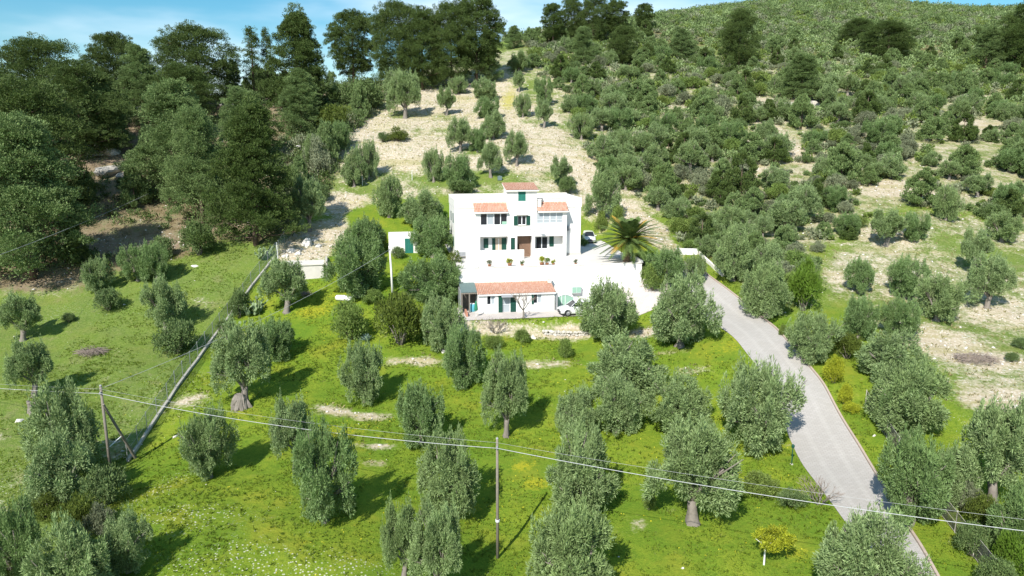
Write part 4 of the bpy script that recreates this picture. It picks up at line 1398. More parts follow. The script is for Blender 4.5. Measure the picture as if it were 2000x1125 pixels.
for a in [
    (70, 205, 745, 925, 0, 'tall olive tree behind the braced wooden pole'),
    (60, 190, 830, 985, 7, 'bushy olive tree in front of the olive behind the braced pole'),
    (62, 232, 1008, 1200, 7, 'wide olive tree at the lower edge of the picture beyond the fence'),
    (200, 306, 995, 1115, 3, 'small silver olive tree beside the wide bottom edge olive beyond the fence'),
    (-20, 90, 985, 1150, 5, 'olive tree in the lower corner of the picture beyond the fence'),
    (-5, 78, 570, 665, 4, 'open olive tree at the picture edge in the meadow beyond the fence', 45),
    (12, 100, 660, 775, 4, 'olive tree with a dark curved trunk over the cable in the meadow', 68),
    (162, 222, 495, 572, 3, 'slim olive tree above a dark bush in the upper meadow'),
    (240, 300, 475, 548, 5, 'smaller of two grey olives under the pine slope'),
    (275, 340, 462, 548, 2, 'larger of two grey olives under the pine slope'),
    (282, 366, 530, 642, 3, 'tall olive tree above a big dark bush in the meadow'),
    (570, 638, 350, 452, 1, 'forked green olive tree above the boulder pile by the cistern'),
    (590, 640, 260, 330, 0, 'grey olive tree at the edge of the pine slope'),
    (640, 690, 230, 292, 2, 'small grey olive tree at the corner of the stony field'),
]:
    olive(*a[:6], G3, *(a[6:] if len(a) > 6 else ()))
G4 = 'olive trees in the stony field behind the villa'
for a in [
    (756, 826, 142, 231, 1, 'big double olive tree at the upper corner of the stony field'),
    (748, 800, 135, 185, 0, 'dense olive tree behind the big double olive'),
    (852, 893, 169, 225, 4, 'open olive tree second in the top row of the stony field'),
    (877, 912, 146, 184, 3, 'small olive tree at the foot of the tall pine stand'),
    (916, 974, 148, 194, 7, 'broad dark olive tree beneath the last tall pine of the stand'),
    (926, 978, 188, 232, 5, 'low olive tree between the broad dark olive and the middle olives'),
    (937, 990, 213, 272, 0, 'tall dense olive tree in the middle of the stony field'),
    (874, 924, 232, 298, 1, 'forked olive tree in the middle of the stony field'),
    (914, 954, 244, 297, 2, 'low olive tree touching the forked olive in the stony field'),
    (933, 983, 278, 346, 6, 'olive tree with a root mound just above the villa roof'),
    (986, 1032, 258, 324, 1, 'olive tree on a leaning pale trunk, on its own in the bare gravel'),
    (825, 869, 283, 355, 3, 'upright olive tree on the villa side of the grassy terrace'),
    (868, 925, 298, 370, 5, 'wide olive tree directly behind the villa roof line'),
    (1072, 1120, 304, 365, 4, 'thin open olive tree alone near the track behind the villa'),
    (1001, 1026, 138, 180, 4, 'small olive tree near the top of the yellow strip'),
    (1004, 1038, 177, 229, 3, 'upright olive tree halfway down the yellow strip'),
    (1043, 1082, 193, 250, 4, 'ragged olive tree with a stony foot by the scrub edge'),
    (990, 1036, 98, 140, 0, 'olive tree at the very top of the stony field'),
    (668, 715, 285, 364, 0, 'olive tree by the field edge, nearer the pines of a pair'),
    (700, 740, 265, 350, 3, 'olive tree by the field edge, nearer the gravel of a pair'),
    (732, 790, 333, 424, 3, 'tall olive tree at the lower corner of the stony field'),
    (778, 866, 368, 440, 0, 'wide olive tree next to the upper corner of the villa'),
    (806, 888, 418, 502, 5, 'olive tree between the white shed and the villa'),
    (1143, 1212, 330, 440, 6, 'tall olive tree behind the villa beside the gravel track'),
    (1110, 1160, 215, 272, 3, 'olive tree with a pale trunk where the scrub meets the field'),
    (1040, 1078, 150, 205, 5, 'olive tree leaning out of the scrub beside the yellow strip'),
]:
    olive(*a[:6], G4, *(a[6:] if len(a) > 6 else ()))

def pine(uL, uR, vt, vb, var, label, group, ub=None):
    ub = (uL + uR) / 2 if ub is None else ub
    P = W(ub, vb)
    if P[1] > 262 or not np.isfinite(P).all():
        P = W(ub, min(vb + 25, 400))
    wd, h = fit(P, uR - uL, vt, vb, .5, .48)
    base = {4: 5.0, 1: 9.0, 3: 9.0, 6: 9.0, 2: 9.5}.get(var, 10.0)
    PLACED.append((P[0], P[1], wd / 2))
    return put('pine_tree', PN[var], P, wd / base, wd / base, h / 15.3, rng_pl.uniform(0, 6.28), label, 'pine tree', group)

GP = 'pines on the rocky slope'
for a in [
    (-60, 190, 235, 545, 5, 'huge pine with branches down to the ground at the lower edge of the pine slope'),
    (-30, 170, 165, 430, 2, 'broad pine standing over the huge low branched pine'),
    (15, 175, 82, 262, 0, 'domed pine with a rounded top, first on the skyline'),
    (-70, 60, 140, 330, 1, 'dark pine cut by the picture edge below the skyline'),
    (185, 275, 70, 215, 3, 'umbrella pine with a gap of sky under its top'),
    (230, 335, 95, 250, 6, 'light green pine beside the gapped umbrella pine'),
    (322, 468, 57, 215, 0, 'wide ragged pine standing free on the skyline'),
    (472, 524, 28, 180, 4, 'narrow columnar pine, slimmer of a close pair'),
    (508, 545, 30, 175, 4, 'narrow columnar pine, nearer the big conical one'),
    (518, 648, 26, 222, 1, 'big conical pine rising from the skyline beside the columnar pair'),
    (645, 738, 28, 172, 3, 'pine with layered flat branches standing apart on the skyline'),
    (728, 838, 12, 172, 0, 'dark domed pine at the start of the tall stand'),
    (780, 870, 25, 175, 2, 'dense pine inside the tall stand above the stony field'),
    (835, 930, 14, 172, 0, 'pine with a broken outline in the tall stand above the stony field'),
    (880, 982, 1, 165, 3, 'tallest pine at the end of the stand above the stony field'),
    (925, 980, 60, 160, 6, 'lower pine hanging over the end of the tall stand'),
    (255, 445, 165, 398, 6, 'light green pine in the middle of the pine slope'),
    (325, 470, 215, 440, 5, 'bright broad pine with low branches above the shaded ground'),
    (410, 590, 205, 478, 1, 'massive dark pine above the black shade by the fence'),
    (90, 235, 130, 310, 2, 'dark pine filling the slope under the domed skyline pine'),
    (150, 260, 170, 300, 6, 'pine in front of the white rocks, yellowish green'),
    (420, 540, 175, 330, 6, 'middle sized bright pine under the rocky scar'),
    (300, 420, 130, 265, 2, 'dark pine between the skyline and the light green pine'),
    (540, 640, 140, 262, 6, 'low spreading pine at the foot of the big conical pine'),
    (130, 175, 420, 520, 1, 'small dark pine at the foot of the huge low branched pine'),
    (440, 480, 120, 200, 6, 'short pine on the skyline between the ragged pine and the columnar pair'),
    (150, 195, 108, 190, 4, 'thin pine top between the domed pine and the umbrella pine'),
    (-25, 20, 130, 230, 4, 'thin pine at the picture edge on the skyline'),
]:
    pine(*a[:6], GP)
GQ = 'dark pines standing on the scrub hill'
for a in [
    (1058, 1102, 10, 85, 3, 'pine at the saddle, first of the group on the ridge'),
    (1090, 1140, 0, 80, 0, 'dense pine second in the group on the ridge'),
    (1130, 1185, -8, 82, 2, 'tallest pine in the group on the ridge'),
    (1178, 1225, 4, 80, 3, 'pine at the downhill end of the group on the ridge'),
    (1238, 1275, 10, 62, 3, 'small lone pine on the ridge with bare lower trunk'),
    (985, 1022, 52, 95, 6, 'low pine in the saddle between the two pine groups'),
    (1406, 1478, 25, 128, 2, 'dark pointed pine alone in the upper scrub'),
    (1515, 1615, 108, 196, 6, 'wide green pine above the stone scar in the scrub'),
    (1690, 1778, 45, 115, 2, 'round dark pine in the upper scrub'),
    (1888, 1960, 55, 135, 6, 'middle sized pine near the picture edge on the scrub hill'),
    (1945, 2050, 10, 140, 2, 'tallest dark pine at the picture edge on the scrub hill'),
    (1640, 1700, 40, 90, 2, 'small dark pine beside the round one in the upper scrub'),
    (1300, 1360, 60, 120, 6, 'bright pine on the shoulder of the scrub hill'),
    (1110, 1170, 55, 125, 6, 'bright bushy pine below the group on the ridge'),
    (1185, 1245, 55, 125, 2, 'dark bushy pine below the lone ridge pine'),
]:
    pine(*a[:6], GQ)

def shrub(kind, uL, uR, vt, vb, label, group=None, name='shrub', cat='shrub'):
    P = W((uL + uR) / 2, vb)
    wd, h = fit(P, uR - uL, vt, vb, .5, .5)
    h = min(max(h, .35 * wd), 1.6 * wd)
    PLACED.append((P[0], P[1], wd / 2))
    return put(name, SH[kind][rng_pl.randrange(2)], P, wd / 4.3, wd / 4.3, h / 2.7, rng_pl.uniform(0, 6.28), label, cat, group, ('stem', 'foliage'))

for a in [
    ('olivebrown', 722, 842, 556, 672, 'large olive brown bush beside the fresh green bush below the white pole'),
    ('green', 640, 730, 575, 662, 'large fresh green bush below the white pole'),
    ('olivebrown', 850, 925, 490, 548, 'yellowish green shrub at the corner of the terrace wall'),
    ('dark', 182, 242, 555, 606, 'dark round bush under the slim olive in the meadow'),
    ('dark', 300, 390, 612, 690, 'big dark bush under the tall meadow olive'),
    ('dark', 350, 428, 420, 498, 'dark leafy carob shaped bush under the pine slope'),
    ('dark', 285, 345, 455, 505, 'dark bush beside the carob shaped bush'),
    ('lime', 1528, 1606, 500, 606, 'lime green bush above the bend of the driveway'),
    ('yellow', 1604, 1652, 686, 748, 'larger yellow flowering bush on the verge of the driveway'),
    ('yellow', 1632, 1668, 740, 792, 'smaller yellow flowering bush on the verge of the driveway'),
    ('yellow', 1640, 1680, 780, 805, 'low yellow flowering plant at the end of the verge'),
    ('dark', 420, 462, 620, 648, 'low dark bush on the fence line below the cactus'),
    ('dark', 445, 490, 555, 620, 'dark bush growing through the fence behind the cactus'),
    ('dark', 120, 150, 608, 628, 'small dark cushion bush alone in the meadow'),
    ('green', 1160, 1190, 400, 452, 'dark green shrub behind the villa by the parked car'),
    ('green', 1188, 1226, 395, 440, 'fresh green shrub behind the villa by the track'),
    ('dark', 155, 260, 900, 985, 'dark bramble at the foot of the braced pole'),
    ('olivebrown', 110, 210, 960, 1040, 'brownish bramble below the braced pole'),
    ('brown', 160, 230, 980, 1045, 'dark withered bramble by the end of the fence'),
    ('olivebrown', 0, 80, 1060, 1140, 'yellowish bramble in the lower corner beyond the fence'),
    ('olivebrown', 60, 130, 960, 1010, 'green bramble between the bottom olives beyond the fence'),
    ('dark', 762, 795, 478, 504, 'dark bush in front of the white shed'),
    ('green', 735, 760, 445, 485, 'green bush at the side of the white shed'),
    ('green', 700, 755, 560, 590, 'low leafy bush by the white pole'),
    ('green', 1248, 1300, 505, 568, 'green bush hiding the corner of the retaining wall'),
    ('dark', 1230, 1262, 490, 530, 'dark bush at the foot of the palm'),
    ('green', 1085, 1125, 655, 698, 'dark green weed bush on the stony bank'),
    ('green', 1252, 1282, 960, 995, 'low green weed beside the wide olive'),
    ('lime', 665, 700, 975, 998, 'tiny green bush in the shade of the two lobed olive'),
    ('green', 1440, 1530, 930, 965, 'dark green weed patch beside the driveway'),
    ('green', 1000, 1040, 638, 668, 'green weeds on the bank before the annex door'),
    ('green', 940, 985, 650, 680, 'green weeds under the leafless many stemmed shrub'),
    ('dark', 1700, 1745, 775, 835, 'dark hedge bush leaning on the netting, uphill end'),
    ('brown', 1735, 1790, 835, 880, 'brownish hedge bush on the netting'),
    ('olivebrown', 1780, 1850, 870, 930, 'green hedge bush on the netting'),
    ('brown', 1850, 1915, 935, 1000, 'withered hedge bush on the netting'),
    ('olivebrown', 1880, 1960, 960, 1040, 'wide green hedge bush on the netting'),
    ('dark', 1860, 1930, 1010, 1085, 'dark hedge bush on the netting, nearest the picture bottom'),
    ('lime', 1930, 2010, 1030, 1135, 'light green bush in the lower corner beyond the driveway'),
    ('dark', 1900, 1990, 1080, 1160, 'dark bush under the light green corner bush'),
    ('olivebrown', 1620, 1690, 640, 700, 'brownish bush between the kerb and the olives'),
    ('green', 1518, 1538, 630, 655, 'small dark green plant on the kerb'),
    ('dark', 1975, 2010, 655, 680, 'dark bush at the picture edge in the dry grass'),
    ('dark', 1960, 1990, 685, 706, 'small dark bush at the picture edge in the dry grass'),
    ('olivebrown', 750, 800, 250, 275, 'small dry shrub on the gravel edge of the stony field'),
    ('dark', 735, 765, 255, 277, 'small dark shrub on the gravel edge of the stony field'),
    ('dark', 655, 760, 148, 215, 'big dark evergreen bush beside the stony field'),
    ('olivebrown', 610, 690, 195, 260, 'low olive brown thicket under the pines'),
    ('grey', 590, 650, 265, 340, 'grey thicket at the edge of the pine slope'),
    ('dark', 600, 650, 350, 395, 'dark thicket behind the forked green olive'),
    ('dark', 1085, 1130, 340, 378, 'dark shrub behind the flat roof'),
    ('dark', 870, 930, 350, 378, 'dark weeds behind the parapet of the villa'),
]:
    shrub(*a)

# ---- the scrub hill: individual trees and bushes as far as they can be told apart
rs = np.random.default_rng(77)
HOLES = [(1540, 200, 60, 9), (1535, 255, 10, 50), (1475, 335, 24, 12), (1745, 372, 55, 18), (1720, 400, 45, 22), (1905, 242, 60, 11), (1850, 292, 30, 22), (1795, 268, 18, 20), (1560, 300, 12, 35),
         (1640, 425, 12, 18), (1930, 300, 25, 18), (1790, 330, 25, 15), (1345, 180, 12, 8), (1280, 250, 12, 6), (1960, 350, 30, 16), (1700, 250, 10, 12), (1860, 200, 18, 8), (1630, 180, 20, 6), (1880, 390, 40, 10), (1420, 400, 10, 6)]
fpoly = [W(*p) for p in FOREST]
cand = []
xs = rs.uniform(5, 340, 95000); ys = rs.uniform(84, 330, 95000)
ok = inpoly(xs, ys, fpoly)
xs, ys = xs[ok], ys[ok]
zs = H(xs, ys)
us, vs_ = project(xs, ys, zs)
okk = (us < 2230)
for (a, b, ra_, rb_) in HOLES:
    okk &= ((us - a) / (ra_ * 1.05 + 3)) ** 2 + ((vs_ - b - rb_ * .5 - 3) / (rb_ * 1.45 + 3)) ** 2 > 1
xs, ys, zs, us, vs_ = xs[okk], ys[okk], zs[okk], us[okk], vs_[okk]
grid = {}
hill = []
for (a, b, r_) in PLACED:
    grid.setdefault((int(a // 6), int(b // 6)), []).append((a, b, r_))
def free(a, b, r_, k=.80):
    gx_, gy_ = int(a // 6), int(b // 6)
    for i in (-1, 0, 1):
        for j in (-1, 0, 1):
            for (c_, d_, q) in grid.get((gx_ + i, gy_ + j), ()):
                if (a - c_) ** 2 + (b - d_) ** 2 < (k * (r_ + q)) ** 2: return False
    return True
hr = random.Random(9)
for a, b, c_, u_, v_ in zip(xs, ys, zs, us, vs_):
    if len(hill) > 3000: break
    size = hr.choice((1, 1.15, 1.3, .8, .7, .55)) * (2.15 if b < 190 else (1.95 if b < 250 else 1.5))
    if not free(a, b, size, .54): continue
    grid.setdefault((int(a // 6), int(b // 6)), []).append((a, b, size))
    hill.append((a, b, c_, size, u_, v_))
hill.sort(key=lambda t: -t[3] / depth(t[:3]))
def where(u, v):
    if v > 380: return 'near the foot of the scrub hill'
    if v > 250: return 'in the middle of the scrub hill'
    if v > 150: return 'on the upper scrub hill'
    return 'near the crest of the scrub hill'
COUNT = {}
REST = []
for (a, b, c_, size, u_, v_) in hill:
    tone = float(vnoise(np.array([a]), np.array([b]), .05, 21)[0])
    q = hr.random() + tone * .22
    lowr = v_ > 260
    P = (a, b, c_)
    rz = hr.uniform(0, 6.28)
    if q < (.42 if lowr else .28): kind = 'olive'
    elif q < (.60 if lowr else .55): kind = 'pine'
    elif q < (.76 if lowr else .74): kind = 'green'
    elif q < .80: kind = 'dark'
    elif q < .985: kind = 'grey'
    else: kind = 'brown'
    if size < 1.35 and kind == 'olive': kind = 'grey'
    COUNT[kind] = COUNT.get(kind, 0) + 1
    lim = {'olive': 150, 'pine': 215}.get(kind, 58)
    if COUNT[kind] > lim:
        REST.append((a, b, c_, size, kind)); continue
    zn = where(u_, v_)
    sz = 'large' if size > 2.3 else ('small' if size < 1.2 else 'middle sized')
    if kind == 'olive':
        s_ = size * 2.05 / 4.9
        put('olive_tree', OL[hr.randrange(8)], P, s_, s_, s_ * hr.uniform(.75, .95), rz, f'{sz} grey green wild olive tree {zn}', 'olive tree', f'{sz} wild olive trees {zn}')
    elif kind == 'pine':
        s_ = size * 1.9 / 3.0
        put('young_pine', YP[hr.randrange(3)], P, s_, s_, s_ * hr.uniform(.68, 1.02), rz, f'{sz} bright green young pine {zn}', 'young pine', f'{sz} young pines {zn}')
    else:
        s_ = size * 1.85 / 4.0
        wn = {'green': 'fresh green', 'dark': 'dark green', 'grey': 'grey green', 'brown': 'brownish grey leafless'}[kind]
        put('shrub', SH[kind][hr.randrange(2)], P, s_, s_, s_ * hr.uniform(.8, 1.1), rz, f'{sz} {wn} shrub {zn}', 'shrub', f'{sz} {wn} shrubs {zn}', ('stem', 'foliage'))
print('hill', len(hill), COUNT, 'rest', len(REST))

def scatter_stuff(name, items, mats, n_each=150, ln=.42, wd=.17):
    """ground cover too thick to count, as one mesh"""
    r2 = np.random.default_rng(3)
    V, Fc, MI, off = [], [], [], 0
    for (a, b, c_, size, mi) in items:
        k = 12
        cen = np.array([a, b, c_]) + r2.normal(0, 1, (k, 3)) * np.array([.45, .45, .22]) * size + np.array([0, 0, .55 * size])
        i = r2.integers(0, k, n_each)
        d = sph(r2, n_each)
        P = cen[i] + d * size * .36
        v, f = leaves(r2, P, d * .6 + np.array([0, 0, .6]) + r2.normal(0, .4, (n_each, 3)), ln * (.62 + .28 * size), wd * (.62 + .28 * size))
        V.append(v); Fc.append(f + off); MI.append(np.full(n_each, mi)); off += len(v)
    me = np_mesh(name, np.concatenate(V), np.concatenate(Fc), mats, np.concatenate(MI))
    o = link(bpy.data.objects.new(name, me))
    return tag(o, kind='stuff')

KM = ['olive', 'pinebright', 'shrubgreen', 'shrubdark', 'shrubgrey', 'shrubbrown']
KI = {'olive': 0, 'pine': 1, 'green': 2, 'dark': 3, 'grey': 4, 'brown': 5}
items = [(a, b, c_, s_ * .95, KI[k]) for (a, b, c_, s_, k) in REST]
# low scrub over the crest and under everything on the hill
xs = rs.uniform(-20, 380, 42000); ys = rs.uniform(225, 400, 42000)
fp = fpoly
zs = H(xs, ys); us, vs_ = project(xs, ys, zs)
okk = inpoly(xs, ys, fp) | ((ys > 262) & (us > 985))
okk &= (us > 960) & (us < 2250) & (ys > 250)
dens = vnoise(xs, ys, .08, 8)
okk &= (dens > -.9)
n_ = 0
for a, b, c_ in zip(xs[okk], ys[okk], zs[okk]):
    s_ = hr.choice((.8, 1.1, 1.4, 1.8, 2.4))
    if not free(a, b, s_, .52): continue
    grid.setdefault((int(a // 6), int(b // 6)), []).append((a, b, s_))
    items.append((a, b, c_, s_, hr.choice((0, 1, 3, 3, 3, 4, 3, 0, 3, 3)))); n_ += 1
    if n_ > 7000: break
# undergrowth between the trees of the hill
xs = rs.uniform(5, 300, 7000); ys = rs.uniform(84, 255, 7000)
zs = H(xs, ys); us, vs_ = project(xs, ys, zs)
okk = inpoly(xs, ys, fp) & (us < 2230)
for (a, b, ra_, rb_) in HOLES:
    okk &= (((us - a) / ra_) ** 2 + ((vs_ - b) / rb_) ** 2 > 1) | (rs.uniform(0, 1, len(xs)) < .12)
for a, b, c_ in list(zip(xs[okk], ys[okk], zs[okk]))[:2600]:
    items.append((a, b, c_, hr.choice((.35, .5, .7)), hr.choice((1, 2, 3, 4, 4, 3))))
print('scrub items', len(items), n_)
scatter_stuff('scrub', items, [M[k] for k in KM], 200, .5, .26)
# thicket under the pine slope
spoly = [W(*p) for p in SLOPE]
xs = rs.uniform(-180, 0, 9000); ys = rs.uniform(85, 215, 9000)
zs = H(xs, ys); us, vs_ = project(xs, ys, zs)
okk = inpoly(xs, ys, spoly) & (us > -40)
for (a, b, ra_, rb_) in ((440, 200, 60, 14), (210, 290, 60, 40), (250, 470, 150, 26), (560, 222, 40, 10), (100, 540, 160, 22)):
    okk &= ((us - a) / ra_) ** 2 + ((vs_ - b) / rb_) ** 2 > 1
it2 = []
sp_n = 0
for a, b, c_, u_, v_ in zip(xs[okk], ys[okk], zs[okk], us[okk], vs_[okk]):
    s_ = hr.choice((.8, 1.0, 1.4, 1.9))
    if not free(a, b, s_, .62): continue
    grid.setdefault((int(a // 6), int(b // 6)), []).append((a, b, s_))
    zn = 'high on the pine slope' if v_ < 230 else ('in the middle of the pine slope' if v_ < 340 else 'low on the pine slope')
    if s_ > 1.3 and sp_n < 80 and hr.random() < .75:
        sp_n += 1
        s2 = s_ * 2.1 / 3.0
        put('young_pine', YP[hr.randrange(3)], (a, b, c_), s2, s2, s2 * hr.uniform(1.0, 1.5), hr.uniform(0, 6.28), f'young pine among the big pines {zn}', 'young pine', f'young pines {zn}')
    else:
        it2.append((a, b, c_, s_ * .8, hr.choice((0, 0, 1, 1, 2))))
print('thicket', len(it2), sp_n)
bp = [W(*p) for p in [(590, 190), (765, 190), (692, 258), (650, 345), (625, 400), (560, 440), (545, 300)]]
xs = rs.uniform(-75, -15, 3000); ys = rs.uniform(98, 190, 3000)
k_in = inpoly(xs, ys, bp)
for a, b, c_ in list(zip(xs[k_in], ys[k_in], H(xs[k_in], ys[k_in])))[:330]:
    it2.append((a, b, c_, hr.choice((.7, 1.0, 1.3, 1.6)), hr.choice((0, 0, 1, 2))))
scatter_stuff('undergrowth', it2, [M['shrubdark'], M['pine'], M['shrubgrey']], 130)

# ------------------------------------------------------------------ date palm by the terrace corner
def palm():
    P = L(14.2, -5.6, V0)
    root = tag(empty('palm_tree', P, .3), 'date palm with arching fronds and a yellow heart at the terrace corner', 'palm')
    root.scale = (1.3, 1.3, 1.15)
    rnd = random.Random(4)
    mb = MB()
    pts, rad = [], []
    for i in range(15):
        z = -.3 + i * .2
        pts.append((.02 * i, 0, z)); rad.append(.36 + .05 * (i % 2) - .006 * i)
    mb.tube(pts, rad, 10, jit=.12, rng=rnd)
    mb.build('trunk', M['palmbark'], root)
    top = Vector((.28, 0, 2.55))
    def frond(a, elev, ln, m, droop):
        mb = MB()
        d = Vector((math.cos(a), math.sin(a), 0))
        side = Vector((-math.sin(a), math.cos(a), 0))
        pts = []
        n = 12
        for i in range(n + 1):
            q = i / n
            r = ln * (q * math.cos(elev) + .10 * q * q)
            z = ln * (q * math.sin(elev) * 1.15 - droop * q * q)
            pts.append(top + d * (r + .12) + Vector((0, 0, z)))
        mb.tube(pts, [.045 * (1 - .8 * i / n) + .008 for i in range(n + 1)], 4)
        for i in range(2, n * 3):
            q = i / (n * 3)
            k = min(n - 1, int(q * n)); f_ = q * n - k
            p = pts[k].lerp(pts[k + 1], f_)
            t = (pts[k + 1] - pts[k]).normalized()
            l_ = .62 * math.sin(PI * (.12 + q * .84)) + .08
            for sg in (-1, 1):
                e = p + (side * sg * .80 + t * .62 + Vector((0, 0, .20 - .45 * q))).normalized() * l_
                w_ = t * .05
                mb.add([p - w_, p + w_, e], [(0, 1, 2)])
        return mb.build('frond', m, root)
    for k in range(84):
        g = (k + .5) / 84
        elev = R(84) - g * R(112)
        a = k * 2.399963
        frond(a, elev, rnd.uniform(3.0, 3.7) * (.85 if g < .15 else 1) * (.85 if g > .85 else 1), M['palm'] if rnd.random() > .03 else M['palmyellow'], .34 if g < .7 else .28)
    mb = MB()
    for k in range(46):
        a = rnd.uniform(0, 2 * PI); e = rnd.uniform(R(10), R(80))
        d = Vector((math.cos(a) * math.cos(e), math.sin(a) * math.cos(e), math.sin(e)))
        mb.tube([top - Vector((0, 0, .25)), top + d * .5, top + d * rnd.uniform(.8, 1.25)], [.05, .035, .012], 4)
    mb.build('heart', M['palmyellow'], root)
    mb = MB()
    for k in range(16):
        a = rnd.uniform(0, 2 * PI)
        d = Vector((math.cos(a), math.sin(a), 0))
        mb.tube([top + d * .2 - Vector((0, 0, .1)), top + d * .75 - Vector((0, 0, .45)), top + d * .8 - Vector((0, 0, 1.5 + rnd.random() * .6))], [.03, .02, .01], 4)
    mb.build('dry_fronds', M['palmyellow'], root)
palm()

# ------------------------------------------------------------------ poles and cables
def wood_pole(P, h, label, r=.105):
    root = tag(empty('utility_pole', P), label, 'utility pole')
    mb = MB(); mb.tube([(0, 0, -.6), (0, 0, h * .5), (0, 0, h)], [r, r * .88, r * .72], 10); mb.build('pole', M['wood'], root, True)
    mb = MB(); mb.lathe([(r * .8, h), (r * .8, h + .04), (.02, h + .12)], n=10); mb.build('cap', M['grey'], root)
    mb = MB(); mb.box(-.05, .05, -r - .06, -r * .6, h - .62, h - .42); mb.tube([(0, -r - .03, h - .5), (0, -r - .22, h - .55)], .02, 6); mb.build('bracket', M['grey'], root)
    return root
PC = W(972, 1090)
dC = depth(PC)
hC = 8.1
pole_c = wood_pole(PC, hC, 'lone wooden utility pole standing in the grass between the olives')
mb = MB(); mb.lathe([(.137, 2.55), (.137, 2.68)], n=10); mb.build('band', M['frame'], pole_c)
PL_ = W(217, 926)
# height so that its top shows where it does
rt = ray(201, 754)
hL = rt[2] / rt[1] * PL_[1] - PL_[2]
pole_l = wood_pole(PL_, hL, 'wooden utility pole with a slanting brace beyond the wire fence', .125)
q = W(268, 893)
mb = MB()
bs_ = Vector(q - PL_)
mb.tube([tuple(bs_ + Vector((0, 0, -.4))), (0.1, -.1, hL * .80)], [.12, .09], 8)
mb.build('brace', M['wood'], pole_l)
mb = MB(); mb.tube([(0, -.1, hL * .30), tuple(Vector((0.1, -.1, hL * .80)).lerp(bs_, .56))], .04, 6); mb.build('tie_bar', M['frame'], pole_l)
PW = W(767, 575)
rt = ray(759, 480)
hW = rt[2] / rt[1] * PW[1] - PW[2]
pw = tag(empty('utility_pole', PW), 'slim white concrete utility pole in front of the white shed', 'utility pole')
mb = MB(); mb.tube([(0, 0, -.5), (-.08, 0, hW * .5), (-.22, 0, hW)], [.16, .13, .09], 10); mb.build('pole', M['white'], pw, True)
mb = MB(); mb.box(-.30, -.12, -.16, -.08, hW - .5, hW - .38); mb.build('bracket', M['grey'], pw)

def cable(name, A, B, sag, r, m, label):
    A, B = Vector([float(c) for c in A]), Vector([float(c) for c in B])
    n = 26
    pts = []
    for i in range(n + 1):
        k = i / n
        p = A.lerp(B, k); p.z -= sag * 4 * k * (1 - k)
        pts.append(p)
    mb = MB(); mb.tube(pts, r, 6, caps=True)
    return tag(mb.build(name, m, None, True), label, 'cable')
tC = Vector(PC) + Vector((0, -.25, hC - .5)); tL = Vector(PL_) + Vector((0, -.25, hL - .5))
far_l = atD(-260, 734, 68); far_r = atD(2330, 1075, 30)
cable('overhead_cable', far_l, tL, .25, .016, M['cable'], 'thick pale overhead cable running out of the picture from the braced pole')
cable('overhead_cable', tL, tC, .55, .018, M['cable'], 'thick pale overhead cable between the braced pole and the lone pole')
cable('overhead_cable', tC, far_r, .45, .018, M['cable'], 'thick pale overhead cable crossing the driveway from the lone pole')
up = Vector((0, .1, .32))
cable('telephone_wire', far_l + np.array([0, 0, .3]), tL + up, .2, .006, M['cable'], 'thin wire above the thick cable beyond the braced pole')
cable('telephone_wire', tL + up, tC + up, .40, .006, M['cable'], 'thin wire above the thick cable between the two wooden poles')
cable('telephone_wire', tC + up, Vector(far_r) + up * 1.6, .35, .006, M['cable'], 'thin wire above the thick cable crossing the driveway')
cable('telephone_wire', tL + up, Vector(PW) + Vector((-.2, -.1, hW - .45)), .8, .014, M['cable'], 'thin wire from the braced pole up to the white concrete pole')
a_, b_ = atD(-40, 512, 72), atD(290, 378, 112)
cable('telephone_wire', a_, b_, .3, .018, M['cable'], 'pale wire passing in front of the huge low branched pine')

# ------------------------------------------------------------------ wire fences
def net_mat(name, col, fac):
    m, nt = mat(name)
    P = nt.n('ShaderNodeNewGeometry').outputs['Position']
    n1 = nt.noise(P, 1.2, 4, .6)
    f_ = nt.math('ADD', nt.math('MULTIPLY', nt.math('SUBTRACT', n1, .5), .5), fac, True)
    d = nt.n('ShaderNodeBsdfDiffuse', {'Color': (*col, 1)})
    tr = nt.n('ShaderNodeBsdfTransparent')
    mx = nt.n('ShaderNodeMixShader', {'Fac': f_, 1: tr.outputs[0], 2: d.outputs[0]})
    nt.n('ShaderNodeOutputMaterial', {'Surface': mx.outputs[0]})
    return m
M['net'] = net_mat('green_fence_netting', (.16, .26, .21), .40)
M['netgrey'] = net_mat('grey_fence_netting', (.12, .12, .12), .62)

